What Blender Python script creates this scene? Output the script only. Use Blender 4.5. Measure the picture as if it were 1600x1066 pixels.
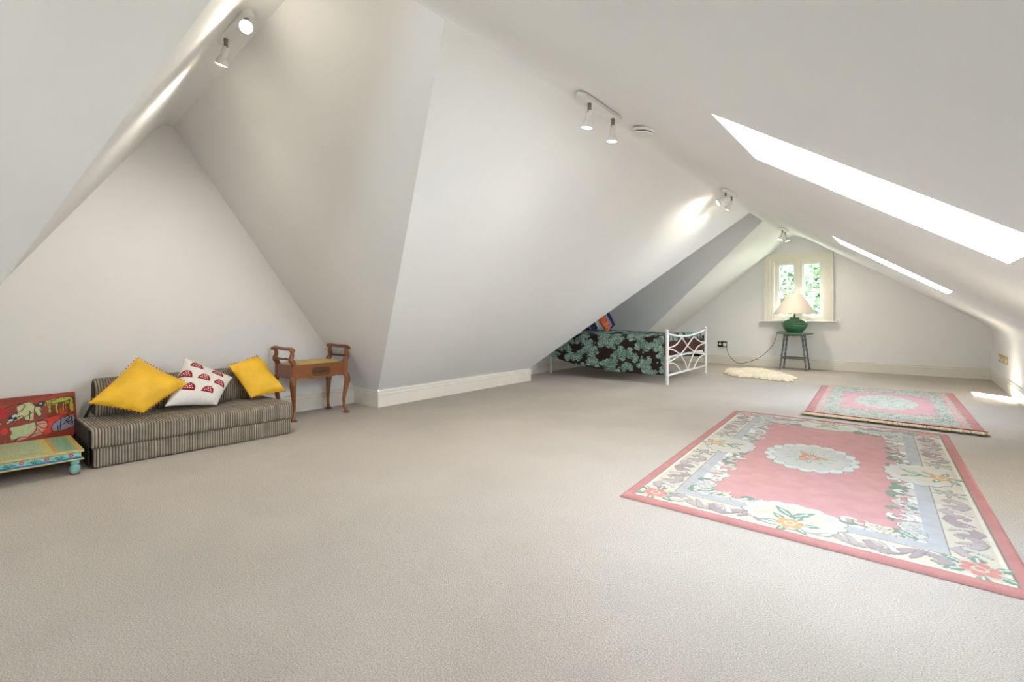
import bpy, math, random
import numpy as np
from mathutils import Vector, Matrix
random.seed(7); rng = np.random.default_rng(7)
PI = math.pi
S = bpy.context.scene
COL = S.collection
for o in list(bpy.data.objects): bpy.data.objects.remove(o)

# ---------------------------------------------------------------- camera, world, sun, exposure
cam = bpy.data.objects.new('camera', bpy.data.cameras.new('camera')); COL.objects.link(cam); S.camera = cam
YAW = math.atan(620/780)
cam.location = (0, 0, 1.15)
cam.rotation_euler = (PI/2, 0, YAW)
cam.data.sensor_width = 36; cam.data.lens = 780/1600*36
cam.data.shift_y = -(533-490)/1600
cam.data.clip_start = .05; cam.data.clip_end = 300

W = bpy.data.worlds.new('sky'); S.world = W; W.use_nodes = True
wn = W.node_tree.nodes; wl = W.node_tree.links; wn.clear()
out = wn.new('ShaderNodeOutputWorld'); bgn = wn.new('ShaderNodeBackground')
tc = wn.new('ShaderNodeTexCoord'); sx = wn.new('ShaderNodeSeparateXYZ'); rp = wn.new('ShaderNodeValToRGB')
wl.new(tc.outputs['Generated'], sx.inputs[0]); wl.new(sx.outputs['Z'], rp.inputs[0])
rp.color_ramp.elements[0].position = 0.0; rp.color_ramp.elements[0].color = (.82, .93, 1.12, 1)
rp.color_ramp.elements[1].position = 1.0; rp.color_ramp.elements[1].color = (.75, .90, 1.16, 1)
wl.new(rp.outputs[0], bgn.inputs['Color']); bgn.inputs['Strength'].default_value = 8.0
wl.new(bgn.outputs[0], out.inputs[0])

sun = bpy.data.objects.new('sun', bpy.data.lights.new('sun', 'SUN')); COL.objects.link(sun)
sun.data.energy = 80; sun.data.angle = .01; sun.data.color = (1, .98, .95)
sun.rotation_euler = Vector((.58, .90, -1.0)).to_track_quat('-Z', 'Y').to_euler()

S.view_settings.view_transform = 'Standard'; S.view_settings.look = 'None'
S.view_settings.exposure = 1.28; S.view_settings.gamma = 1; S.view_settings.use_curve_mapping = False
SPOT_W = 27

# ---------------------------------------------------------------- helpers
def lin(c):
    r = []
    for v in c[:3]:
        v = v/255 if max(c) > 1 else v
        r.append(v/12.92 if v <= .04045 else ((v+.055)/1.055)**2.4)
    return tuple(r)+(1,)

def mat(name, color=None, rough=.6, metal=0, attr=False, noise=None, bump=None, spec=.5, trans=0, emit=None, coat=0, sub=None):
    """noise=(scale, amount, stretch) varies the colour; bump=(scale, strength, distance)"""
    m = bpy.data.materials.new(name); m.use_nodes = True
    nt = m.node_tree; N = nt.nodes; L = nt.links; b = N['Principled BSDF']
    b.inputs['Roughness'].default_value = rough; b.inputs['Metallic'].default_value = metal
    b.inputs['Specular IOR Level'].default_value = spec
    b.inputs['Coat Weight'].default_value = coat
    tex = N.new('ShaderNodeTexCoord')
    src = None
    if attr:
        a = N.new('ShaderNodeVertexColor'); a.layer_name = 'Col'; src = a.outputs['Color']
    elif color is not None:
        b.inputs['Base Color'].default_value = lin(color)
    if noise:
        nz = N.new('ShaderNodeTexNoise'); nz.inputs['Scale'].default_value = noise[0]; nz.inputs['Detail'].default_value = 6
        if len(noise) > 2:
            mp = N.new('ShaderNodeMapping'); mp.inputs['Scale'].default_value = noise[2]
            L.new(tex.outputs['Object'], mp.inputs[0]); L.new(mp.outputs[0], nz.inputs['Vector'])
        else: L.new(tex.outputs['Object'], nz.inputs['Vector'])
        mr = N.new('ShaderNodeMapRange'); mr.inputs['From Min'].default_value = .3; mr.inputs['From Max'].default_value = .7
        mr.inputs['To Min'].default_value = 1-noise[1]; mr.inputs['To Max'].default_value = 1+noise[1]
        L.new(nz.outputs['Fac'], mr.inputs['Value'])
        vm = N.new('ShaderNodeVectorMath'); vm.operation = 'MULTIPLY'
        if src: L.new(src, vm.inputs[0])
        else: vm.inputs[0].default_value = lin(color)[:3]
        L.new(mr.outputs[0], vm.inputs[1]); src = vm.outputs[0]
    if src: L.new(src, b.inputs['Base Color'])
    if bump:
        n2 = N.new('ShaderNodeTexNoise'); n2.inputs['Scale'].default_value = bump[0]; n2.inputs['Detail'].default_value = 4
        L.new(tex.outputs['Object'], n2.inputs['Vector'])
        bp = N.new('ShaderNodeBump'); bp.inputs['Strength'].default_value = bump[1]; bp.inputs['Distance'].default_value = bump[2]
        L.new(n2.outputs['Fac'], bp.inputs['Height']); L.new(bp.outputs[0], b.inputs['Normal'])
    if emit:
        b.inputs['Emission Color'].default_value = tuple(emit[:3])+(1,); b.inputs['Emission Strength'].default_value = emit[3]
    if trans: b.inputs['Transmission Weight'].default_value = trans
    return m

def glass_mat(name):
    m = bpy.data.materials.new(name); m.use_nodes = True
    nt = m.node_tree; N = nt.nodes; L = nt.links; N.clear()
    o = N.new('ShaderNodeOutputMaterial'); mx = N.new('ShaderNodeMixShader'); t = N.new('ShaderNodeBsdfTransparent'); g = N.new('ShaderNodeBsdfGlossy')
    lw = N.new('ShaderNodeLayerWeight'); pw = N.new('ShaderNodeMath'); pw.operation = 'POWER'; pw.inputs[1].default_value = 4
    fr = N.new('ShaderNodeMath'); fr.operation = 'MULTIPLY_ADD'; fr.inputs[1].default_value = .6; fr.inputs[2].default_value = .04
    L.new(lw.outputs['Facing'], pw.inputs[0]); L.new(pw.outputs[0], fr.inputs[0])
    g.inputs['Roughness'].default_value = .02; t.inputs[0].default_value = (.97, .99, .98, 1)
    L.new(fr.outputs[0], mx.inputs[0]); L.new(t.outputs[0], mx.inputs[1]); L.new(g.outputs[0], mx.inputs[2]); L.new(mx.outputs[0], o.inputs[0])
    return m

M = {}
M['paint'] = mat('wall paint', (244, 243, 241), .9, noise=(1.3, .012), bump=(60, .05, .002), spec=.2)
M['ceil'] = mat('ceiling paint', (243, 243, 241), .9, noise=(1.1, .012), bump=(45, .05, .002), spec=.2)
M['trim'] = mat('cream gloss trim', (238, 232, 218), .35, noise=(4, .02))
M['white_paint'] = mat('white gloss joinery', (236, 234, 226), .35, noise=(6, .02))
M['glass'] = glass_mat('clear glass')
M['white_plastic'] = mat('white plastic', (236, 234, 228), .4, noise=(20, .01))
M['white_metal'] = mat('white enamelled metal', (238, 236, 230), .3, noise=(20, .02))
M['grey_metal'] = mat('dull grey metal', (150, 150, 146), .35, .8, noise=(30, .04))
M['black_plastic'] = mat('black plastic', (24, 22, 20), .35, noise=(20, .05))
M['brass'] = mat('pale brass', (196, 172, 112), .35, .7, noise=(30, .05))
M['bulb'] = mat('lit bulb', (255, 240, 210), .4, emit=(1, .82, .55, 14), noise=(10, .01))
M['wood'] = mat('polished walnut', (138, 80, 36), .28, noise=(9, .28, (8, 1.2, 8)), coat=.3)
M['dark_wood'] = mat('dark carved walnut', (100, 60, 30), .4, noise=(30, .3))
M['straw'] = mat('gold woven seat fabric', (202, 174, 112), .85, noise=(60, .12, (1, 6, 1)), bump=(300, .3, .002))
M['yellow'] = mat('mustard yellow velvet', (240, 188, 44), .55, noise=(7, .10), bump=(9, .6, .02))
M['pom'] = mat('mustard pompom wool', (214, 150, 30), .9, noise=(60, .2))
M['attr_cloth'] = mat('printed cloth', attr=True, rough=.85, noise=(40, .06), bump=(220, .25, .002))
M['attr_paint'] = mat('artist paint', attr=True, rough=.45, noise=(30, .10), bump=(90, .3, .002))
M['attr_wood'] = mat('painted wood', attr=True, rough=.55, noise=(22, .16, (1, 6, 1)), bump=(70, .25, .002))
M['rug'] = mat('wool rug pile', attr=True, rough=.95, noise=(9, .07), bump=(260, .5, .004), spec=.1)
M['rug_edge'] = mat('rose wool edge', (190, 112, 104), .95, noise=(120, .15), spec=.1)
M['red_edge'] = mat('deep red wool edge', (150, 34, 44), .95, noise=(90, .2), spec=.1)
M['fringe'] = mat('cream cotton fringe', (216, 200, 164), .9, noise=(120, .25))
M['fleece'] = mat('cream sheepskin fleece', (238, 226, 200), .95, noise=(25, .06), spec=.1)
M['fleece_edge'] = mat('tan sheepskin edge', (190, 160, 110), .95, noise=(40, .12), spec=.1)
M['turquoise'] = mat('turquoise painted wood', (140, 196, 186), .5, noise=(30, .12))
M['maroon'] = mat('maroon painted foot', (110, 24, 30), .5, noise=(30, .1))
M['brown_satin'] = mat('brown satin', (74, 34, 20), .45, noise=(30, .15))
M['mattress'] = mat('white mattress ticking', (226, 224, 220), .9, noise=(30, .04))
M['navy'] = mat('navy cotton', (44, 48, 82), .85, noise=(30, .12))
M['dark_cloth'] = mat('black cotton', (26, 24, 28), .9, noise=(30, .12))
M['strap'] = mat('black strap webbing', (28, 25, 22), .8, noise=(60, .15))
M['green_glaze'] = mat('green glazed ceramic', (66, 126, 84), .25, noise=(5, .22, (.6, .6, 9)), coat=.4)
M['shade'] = mat('cream pleated linen shade', (240, 230, 218), .9, noise=(60, .03))
_n = M['shade'].node_tree; _b = _n.nodes['Principled BSDF']; _t = _n.nodes.new('ShaderNodeBsdfTranslucent'); _t.inputs[0].default_value = lin((240, 226, 208)); _m = _n.nodes.new('ShaderNodeMixShader'); _m.inputs[0].default_value = .35
_n.links.new(_b.outputs[0], _m.inputs[1]); _n.links.new(_t.outputs[0], _m.inputs[2]); _n.links.new(_m.outputs[0], _n.nodes['Material Output'].inputs[0])
M['green_top'] = mat('worn green painted wood', (92, 128, 108), .5, noise=(25, .18))
M['grey_carved'] = mat('weathered grey carved wood', (112, 118, 118), .6, noise=(40, .35))
M['leaf'] = mat('green leaves', (84, 108, 74), .7, noise=(1.5, .3))
M['bark'] = mat('tree bark', (90, 75, 60), .9, noise=(6, .3))
M['lawn'] = mat('lawn grass', (120, 128, 104), .95, noise=(.8, .2))

# carpet: beige twist pile, speckled
cm = mat('beige carpet', (205, 195, 182), .95, spec=.05)
nt = cm.node_tree; N = nt.nodes; L = nt.links; b = N['Principled BSDF']
tx = N.new('ShaderNodeTexCoord')
n1 = N.new('ShaderNodeTexNoise'); n1.inputs['Scale'].default_value = 165; n1.inputs['Detail'].default_value = 3; n1.inputs['Roughness'].default_value = .7
n2 = N.new('ShaderNodeTexNoise'); n2.inputs['Scale'].default_value = 1.6; n2.inputs['Detail'].default_value = 5
vo = N.new('ShaderNodeTexVoronoi'); vo.inputs['Scale'].default_value = 300
for t in (n1, n2, vo): L.new(tx.outputs['Object'], t.inputs['Vector'])
mr = N.new('ShaderNodeMapRange'); mr.inputs['From Min'].default_value = .3; mr.inputs['From Max'].default_value = .7; mr.inputs['To Min'].default_value = .60; mr.inputs['To Max'].default_value = 1.30
L.new(n1.outputs['Fac'], mr.inputs['Value'])
mr2 = N.new('ShaderNodeMapRange'); mr2.inputs['From Min'].default_value = .3; mr2.inputs['From Max'].default_value = .7; mr2.inputs['To Min'].default_value = .95; mr2.inputs['To Max'].default_value = 1.05
L.new(n2.outputs['Fac'], mr2.inputs['Value'])
mu = N.new('ShaderNodeMath'); mu.operation = 'MULTIPLY'; L.new(mr.outputs[0], mu.inputs[0]); L.new(mr2.outputs[0], mu.inputs[1])
vm = N.new('ShaderNodeVectorMath'); vm.operation = 'MULTIPLY'; vm.inputs[0].default_value = lin((205, 195, 182))[:3]
L.new(mu.outputs[0], vm.inputs[1]); L.new(vm.outputs[0], b.inputs['Base Color'])
bp = N.new('ShaderNodeBump'); bp.inputs['Strength'].default_value = .8; bp.inputs['Distance'].default_value = .004
ad = N.new('ShaderNodeMath'); ad.operation = 'ADD'; L.new(n1.outputs['Fac'], ad.inputs[0]); L.new(vo.outputs['Distance'], ad.inputs[1])
L.new(ad.outputs[0], bp.inputs['Height']); L.new(bp.outputs[0], b.inputs['Normal'])
M['carpet'] = cm

def tag(o, label=None, cat=None, group=None, kind=None):
    if label: o['label'] = label
    if cat: o['category'] = cat
    if group: o['group'] = group
    if kind: o['kind'] = kind
    return o

def empty(name, loc, label=None, cat=None, group=None, kind=None):
    o = bpy.data.objects.new(name, None); COL.objects.link(o); o.location = loc; o.empty_display_size = .1
    return tag(o, label, cat, group, kind)

def worldloc(o):
    v = Vector((0, 0, 0))
    while o: v += Vector(o.location); o = o.parent
    return v

def link(name, V, F, m, parent=None, smooth=False, colors=None, origin=None):
    """V in world coordinates; the object origin goes to its base centre"""
    V = np.asarray(V, float).reshape(-1, 3)
    if origin is None:
        origin = np.array([(V[:, 0].min()+V[:, 0].max())/2, (V[:, 1].min()+V[:, 1].max())/2, V[:, 2].min()])
    origin = np.asarray(origin, float)
    me = bpy.data.meshes.new(name)
    if isinstance(F, np.ndarray):
        n = len(F); me.vertices.add(len(V)); me.vertices.foreach_set('co', (V-origin).astype(np.float32).ravel())
        me.loops.add(F.size); me.loops.foreach_set('vertex_index', F.astype(np.int32).ravel())
        me.polygons.add(n); me.polygons.foreach_set('loop_start', np.arange(0, F.size, F.shape[1], dtype=np.int32))
        me.update(calc_edges=True); me.validate()
    else:
        me.from_pydata([tuple(v) for v in (V-origin)], [], F); me.update()
    if smooth: me.polygons.foreach_set('use_smooth', np.ones(len(me.polygons), bool))
    if smooth == 'auto':
        me.polygons.foreach_set('use_smooth', np.ones(len(me.polygons), bool)); me.set_sharp_from_angle(angle=math.radians(35))
    if colors is not None:
        ca = me.color_attributes.new('Col', 'FLOAT_COLOR', 'POINT')
        c4 = np.ones((len(V), 4), np.float32); c4[:, :3] = colors; ca.data.foreach_set('color', c4.ravel())
    me.materials.append(m)
    o = bpy.data.objects.new(name, me); COL.objects.link(o)
    if parent is not None:
        o.parent = parent; o.location = Vector(origin)-worldloc(parent)
    else: o.location = origin
    return o

class MB:
    def __init__(s): s.V = []; s.F = []
    def add(s, V, F):
        k = len(s.V); s.V += [tuple(v) for v in V]; s.F += [tuple(i+k for i in f) for f in F]; return s
    def box(s, c, d, R=None, taper=1):
        c = Vector(c); x, y, z = (q/2 for q in d)
        P = [Vector((a*x*(taper if e < 0 else 1), bb*y*(taper if e < 0 else 1), e*z)) for e in (-1, 1) for bb in (-1, 1) for a in (-1, 1)]
        if R is not None: P = [R @ p for p in P]
        return s.add([c+p for p in P], [(0, 2, 3, 1), (4, 5, 7, 6), (0, 1, 5, 4), (2, 6, 7, 3), (0, 4, 6, 2), (1, 3, 7, 5)])
    def bb(s, a, b_):  # box by two corners
        return s.box([(a[i]+b_[i])/2 for i in range(3)], [abs(b_[i]-a[i]) for i in range(3)])
    def rbox(s, c, d, r=.01, R=None, n=3):
        import bmesh
        bm = bmesh.new(); bmesh.ops.create_cube(bm, size=1)
        for v in bm.verts: v.co = Vector((v.co.x*d[0], v.co.y*d[1], v.co.z*d[2]))
        bmesh.ops.bevel(bm, geom=bm.edges[:], offset=r, segments=n, affect='EDGES', profile=.5)
        c = Vector(c); V = [c+(R @ v.co if R is not None else v.co) for v in bm.verts]; bm.verts.index_update()
        F = [[v.index for v in f.verts] for f in bm.faces]; bm.free(); return s.add(V, F)
    def tube(s, path, r, n=8, cap=True, square=False, up=(0, 0, 1)):
        P = [Vector(p) for p in path]; k = len(P)
        rs = r if isinstance(r, (list, tuple)) else [r]*k
        V = []; F = []; prev = None
        for i, p in enumerate(P):
            t = (P[min(i+1, k-1)]-P[max(i-1, 0)]).normalized()
            if prev is None:
                a = Vector(up)
                if abs(t.dot(a)) > .95: a = Vector((1, 0, 0))
                u = (a-t*a.dot(t)).normalized()
            else: u = (prev-t*prev.dot(t)).normalized()
            prev = u; w = t.cross(u)
            for j in range(n):
                an = 2*PI*(j+(.5 if square else 0))/n
                V.append(p+(u*math.cos(an)+w*math.sin(an))*rs[i])
        for i in range(k-1):
            for j in range(n): F.append((i*n+j, i*n+(j+1) % n, (i+1)*n+(j+1) % n, (i+1)*n+j))
        if cap: F.append(tuple(range(n))[::-1]); F.append(tuple((k-1)*n+j for j in range(n)))
        return s.add(V, F)
    def lathe(s, prof, c=(0, 0, 0), n=24, R=None, cap=True):
        c = Vector(c); V = []; F = []
        for r, z in prof:
            for j in range(n):
                p = Vector((r*math.cos(2*PI*j/n), r*math.sin(2*PI*j/n), z)); V.append(c+(R @ p if R is not None else p))
        for i in range(len(prof)-1):
            for j in range(n): F.append((i*n+j, i*n+(j+1) % n, (i+1)*n+(j+1) % n, (i+1)*n+j))
        if cap: F.append(tuple(range(n))[::-1]); F.append(tuple((len(prof)-1)*n+j for j in range(n)))
        return s.add(V, F)
    def prism(s, poly, o, u, v, w):  # poly 2D in (u,v) from o, extruded by w
        o, u, v, w = map(Vector, (o, u, v, w)); n = len(poly)
        V = [o+u*a+v*b_ for a, b_ in poly]+[o+u*a+v*b_+w for a, b_ in poly]
        F = [tuple(range(n))[::-1], tuple(range(n, 2*n))]+[(i, (i+1) % n, n+(i+1) % n, n+i) for i in range(n)]
        return s.add(V, F)
    def build(s, name, m, parent=None, smooth=False, origin=None):
        return link(name, s.V, s.F, m, parent, smooth, origin=origin)

def gridF(ny, nx, off=0):
    i = np.arange(ny-1)[:, None]*nx+np.arange(nx-1)[None, :]
    return (np.stack([i, i+1, i+nx+1, i+nx], -1).reshape(-1, 4)+off)

def poly_obj(name, polys, m, kind='structure', smooth=False):
    V = []; F = []
    for p in polys:
        F.append(tuple(range(len(V), len(V)+len(p)))); V += p
    o = link(name, V, F, m, smooth=smooth); o['kind'] = kind; return o

def bez(p, n=8):
    P = [Vector(q) for q in p]; o = []
    k = len(P)
    for i in range(k-1):
        a = P[max(i-1, 0)]; b_ = P[i]; c = P[i+1]; d = P[min(i+2, k-1)]
        for j in range(n):
            t = j/n
            o.append(.5*((2*b_)+(c-a)*t+(2*a-5*b_+4*c-d)*t*t+(3*b_-a-3*c+d)*t**3))
    o.append(P[-1]); return o

# ---- painter: raster of colour + relief, used only as per-vertex colour of real meshes
class Paint:
    def __init__(s, w, h, res, bg):
        s.nx = int(w/res)+1; s.ny = int(h/res)+1; s.w = w; s.h = h; s.res = res
        s.C = np.empty((s.ny, s.nx, 3), np.float32); s.C[:] = lin(bg)[:3]; s.H = np.zeros((s.ny, s.nx), np.float32)
        s.x = np.linspace(0, w, s.nx); s.y = np.linspace(0, h, s.ny)
    def win(s, x0, x1, y0, y1):
        a = max(int(x0/s.w*(s.nx-1)), 0); b_ = min(int(x1/s.w*(s.nx-1))+2, s.nx); c = max(int(y0/s.h*(s.ny-1)), 0); d = min(int(y1/s.h*(s.ny-1))+2, s.ny)
        if a >= b_ or c >= d: return None
        X, Y = np.meshgrid(s.x[a:b_], s.y[c:d]); return slice(c, d), slice(a, b_), X, Y
    def put(s, sl, mask, col, h=None):
        s.C[sl][mask] = lin(col)[:3]
        if h is not None: s.H[sl][mask] = h
    def rect(s, x0, x1, y0, y1, col, h=None):
        w = s.win(x0, x1, y0, y1)
        if w: s.put(w[:2], (w[2] >= x0) & (w[2] <= x1) & (w[3] >= y0) & (w[3] <= y1), col, h)
    def stroke(s, pts, wd, col, ow=0, oc=None, oh=-.004, h=0):
        pts = [tuple(p) for p in pts]; k = len(pts)
        ws = wd if isinstance(wd, (list, tuple)) else [wd]*k
        for ps in ((1, 0) if ow else (0,)):
            for i in range(k-1):
                (x0, y0), (x1, y1) = pts[i], pts[i+1]; e = max(ws[i], ws[i+1])/2+ow
                w = s.win(min(x0, x1)-e, max(x0, x1)+e, min(y0, y1)-e, max(y0, y1)+e)
                if not w: continue
                dx, dy = x1-x0, y1-y0; l2 = dx*dx+dy*dy+1e-12
                t = np.clip(((w[2]-x0)*dx+(w[3]-y0)*dy)/l2, 0, 1)
                d = np.hypot(w[2]-x0-t*dx, w[3]-y0-t*dy); r = (ws[i]*(1-t)+ws[i+1]*t)/2
                if ps: s.put(w[:2], d < r+ow, oc, oh)
                else: s.put(w[:2], d < r, col, h)
    def ell(s, cx, cy, rx, ry, col, a=0, ow=0, oc=None, wob=0, nw=8, ph=0, h=0):
        e = max(rx, ry)*(1+wob)+ow; w = s.win(cx-e, cx+e, cy-e, cy+e)
        if not w: return
        X = (w[2]-cx)*math.cos(a)+(w[3]-cy)*math.sin(a); Y = -(w[2]-cx)*math.sin(a)+(w[3]-cy)*math.cos(a)
        th = np.arctan2(Y/ry, X/rx); g = 1+wob*np.abs(np.sin(th*nw/2+ph))
        d = np.hypot(X/rx, Y/ry)/g
        if ow: s.put(w[:2], d < 1+ow/min(rx, ry), oc, -.004)
        s.put(w[:2], d < 1, col, h)
    def poly(s, pts, col, h=None):
        P = np.array(pts); w = s.win(P[:, 0].min(), P[:, 0].max(), P[:, 1].min(), P[:, 1].max())
        if not w: return
        ins = np.zeros(w[2].shape, bool); n = len(P)
        for i in range(n):
            x0, y0 = P[i]; x1, y1 = P[(i+1) % n]
            c = ((y0 > w[3]) != (y1 > w[3])); ins ^= c & (w[2] < (x1-x0)*(w[3]-y0)/(y1-y0+1e-12)+x0)
        s.put(w[:2], ins, col, h)

# ---------------------------------------------------------------- room shell
XL, XR, XE = -5.09, 1.13, -5.60
YB, YF = -3.6, 11.97
XT = -1.985
def zl(x): return .21+.82*(x-XL)
def zr(x): return .896-.644*(x-1.15)
XA = -1.877; ZA = zl(XA)
# roof profile with a small rounded ridge and rounded foot on the right
prof = [(XL, zl(XL)), (-4.2, zl(-4.2)), (-3.2, zl(-3.2)), (-2.4, zl(-2.4)), (XT, zl(XT))]
a0 = Vector((XT, zl(XT))); a1 = Vector((XA, ZA)); a2 = Vector((XA+.38, zr(XA+.38)))
for i in range(1, 19):
    t = i/18; p = a0*(1-t)**2+a1*2*t*(1-t)+a2*t*t; prof.append((p.x, p.y))
SK = (-.75, .38)
prof += [(SK[0], zr(SK[0])), (SK[1], zr(SK[1])), (.93, zr(.93))]
b0 = Vector((.93, zr(.93))); b1 = Vector((XR, zr(XR))); b2 = Vector((XR, zr(XR)-.2))
for i in range(1, 13):
    t = i/12; p = b0*(1-t)**2+b1*2*t*(1-t)+b2*t*t; prof.append((p.x, p.y))
SKY = [(2.50, 3.40), (7.36, 8.26)]
n1 = lambda x: .847+.332*(x+2.37)
f1 = lambda x: 3.92-zl(x)/1.37
n2 = lambda x: 6.74+.67*zl(x)
f2 = lambda x: 10.57-.39*zl(x)
V = []; F = []
def quad(*p):
    k = len(V); V.extend(p); F.append(tuple(range(k, k+len(p))))
for (xa, za), (xb, zb) in zip(prof[:-1], prof[1:]):
    if xb <= XT+1e-6:
        seg = [((YB, YB), (n1(xa), n1(xb))), ((f1(xa), f1(xb)), (n2(xa), n2(xb))), ((f2(xa), f2(xb)), (YF, YF))]
    elif abs(xa-SK[0]) < 1e-6:
        ys = [YB]+[v for s_ in sorted(SKY) for v in s_]+[YF]
        seg = [((ys[i], ys[i]), (ys[i+1], ys[i+1])) for i in range(0, len(ys), 2)]
    else: seg = [((YB, YB), (YF, YF))]
    for (p, q), (r, s_) in seg: quad((xa, p, za), (xa, r, za), (xb, s_, zb), (xb, q, zb))
ceil = link('ceiling', V, F, M['ceil']); ceil['kind'] = 'structure'
import bmesh
bm = bmesh.new(); bm.from_mesh(ceil.data); bmesh.ops.remove_doubles(bm, verts=bm.verts, dist=1e-4); bmesh.ops.recalc_face_normals(bm, faces=bm.faces)
bm.to_mesh(ceil.data); bm.free()

mb = MB(); mb.bb((XE-.1, YB-.1, -.15), (XR+.1, YF+.1, 0)); tag(mb.build('floor', M['carpet'], origin=(0, 0, 0)), kind='structure')
poly_obj('wall_right', [[(XR, YB, -.02), (XR, YF, -.02), (XR, YF, prof[-1][1]), (XR, YB, prof[-1][1])]], M['paint'])
top = lambda x: np.interp(x, [p[0] for p in prof], [p[1] for p in prof])
WX0, WX1, WZ0, WZ1 = -2.28, -1.35, 1.03, 2.31
def strip(x0, x1, z0, z1=None, y=YF):
    xs = [x0]+[p[0] for p in prof if x0 < p[0] < x1]+[x1]
    tp = [(x, y, (top(x) if z1 is None else z1)+(.02 if z1 is None else 0)) for x in xs[::-1]]
    return [(x0, y, z0), (x1, y, z0)]+tp
poly_obj('wall_far', [strip(XL-.02, WX0, -.02), strip(WX1, XR+.02, -.02), strip(WX0, WX1, -.02, WZ0), strip(WX0, WX1, WZ1)], M['paint'])
BX = (-2.45, -1.3, .9, 2.0)  # opening in the back wall for the added fill window
poly_obj('wall_back', [strip(XL-.02, BX[0], -.02, y=YB), strip(BX[1], XR+.02, -.02, y=YB), strip(BX[0], BX[1], -.02, BX[2], y=YB), strip(BX[0], BX[1], BX[3], y=YB)], M['paint'])
poly_obj('wall_left_knee', [[(XL, a, -.02), (XL, c, -.02), (XL, c, .21), (XL, a, .21)] for a, c in ((YB, n1(XL)), (3.774, n2(XL)), (f2(XL), YF))], M['paint'])

# bay over the sofa: steep far slope, flared near slope, narrow rising flat, end wall
zc = lambda x: 2.98+.08*(x+5.5)
ZC, ZE = zc(XT), zc(XE)
yfar = lambda z: 3.92-z/1.37
poly_obj('wall_bay_far', [[(XL, yfar(.21), .21), (XT, yfar(zl(XT)), zl(XT)), (XT, yfar(ZC), ZC), (XE, yfar(ZE), ZE), (XE, yfar(.2), .2), (XL, yfar(.2), .2)],
                          [(XL, 3.774, -.02), (XL, 3.774, .2), (XE, 3.774, .2), (XE, 3.774, -.02)]], M['paint'])
yrk = lambda z: .568+.681*(z-1.377)
rows = []
for s_ in np.linspace(0, 1, 14):
    x = XL+(XT-XL)*s_; rows.append(((x, n1(x), zl(x)), (XE, yrk(.2+2.3*s_), .2+2.3*s_)))
crR = (XT, 1.27, ZC); crL = (XE, 1.66, ZE)
A = [Vector(rows[-1][0]), Vector(crR), Vector((XT, yfar(ZC), ZC))]; B = [Vector(rows[-1][1]), Vector(crL), Vector((XE, yfar(ZE), ZE))]
def bend(P, r0, r1):
    d0 = (P[0]-P[1]).normalized(); d1 = (P[2]-P[1]); L1 = d1.length; d1.normalize()
    q0 = P[1]+d0*min(r0, (P[0]-P[1]).length*.9); q2 = P[1]+d1*min(r1, L1*.6)
    return [q0*(1-t)**2+P[1]*2*t*(1-t)+q2*t*t for t in np.linspace(0, 1, 9)]+[P[2]]
for p, q in zip(bend(A, .16, .12), bend(B, .10, .05)): rows.append((tuple(p), tuple(q)))
NS = 12
G = np.array([[np.array(p)*(1-t)+np.array(q)*t for t in np.linspace(0, 1, NS)] for p, q in rows])
o = link('ceiling_bay', G.reshape(-1, 3), gridF(len(rows), NS), M['ceil'], smooth=True); o['kind'] = 'structure'
poly_obj('wall_bay_end', [[(XE, -.3, -.02), (XE, 3.774, -.02), (XE, 3.774, .2), (XE, yfar(ZE), ZE+.01), (XE, 1.66, ZE+.01), (XE, yrk(.2)-.02, .2)]], M['paint'])
poly_obj('wall_bay_near', [[(XL, n1(XL), -.02), (XE, -.26, -.02), (XE, -.24, .21), (XL, n1(XL), .21)]], M['paint'])
poly_obj('trim_1', [[(XT, n1(XT), zl(XT)), (XT, f1(XT), zl(XT)), (XT, yfar(ZC), ZC), (XT, 1.2, ZC), (XT, 1.27-.06, ZC-.08)]], M['paint'])
# bay over the bed
g2n = lambda z: 6.74+.67*z
g2f = lambda z: 10.57-.39*z
ZT = 3.2
poly_obj('wall_bed_bay_near', [[(XL, g2n(.21), .21), (XT, g2n(zl(XT)), zl(XT)), (XT, g2n(ZT), ZT), (XE, g2n(ZT), ZT), (XE, g2n(.21), .21)],
                               [(XL, g2n(.21), -.02), (XL, g2n(.21), .21), (XE, g2n(.21), .21), (XE, g2n(.21), -.02)]], M['paint'])
poly_obj('wall_bed_bay_far', [[(XL, g2f(.21), .21), (XT, g2f(zl(XT)), zl(XT)), (XT, g2f(ZT), ZT), (XE, g2f(ZT), ZT), (XE, g2f(.21), .21)],
                              [(XL, g2f(.21), -.02), (XL, g2f(.21), .21), (XE, g2f(.21), .21), (XE, g2f(.21), -.02)]], M['paint'])
poly_obj('wall_bed_bay_end', [[(XE, g2n(.21), -.02), (XE, g2f(.21), -.02), (XE, g2f(.21), .21), (XE, g2f(ZT), ZT), (XE, g2n(ZT), ZT), (XE, g2n(.21), .21)]], M['paint'])
poly_obj('ceiling_bed_bay', [[(XE, g2n(ZT), ZT), (XT, g2n(ZT), ZT), (XT, g2f(ZT), ZT), (XE, g2f(ZT), ZT)]], M['ceil'])
poly_obj('trim_2', [[(XT, g2n(zl(XT)), zl(XT)), (XT, g2f(zl(XT)), zl(XT)), (XT, g2f(ZT), ZT), (XT, g2n(ZT), ZT)]], M['paint'])

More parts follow.
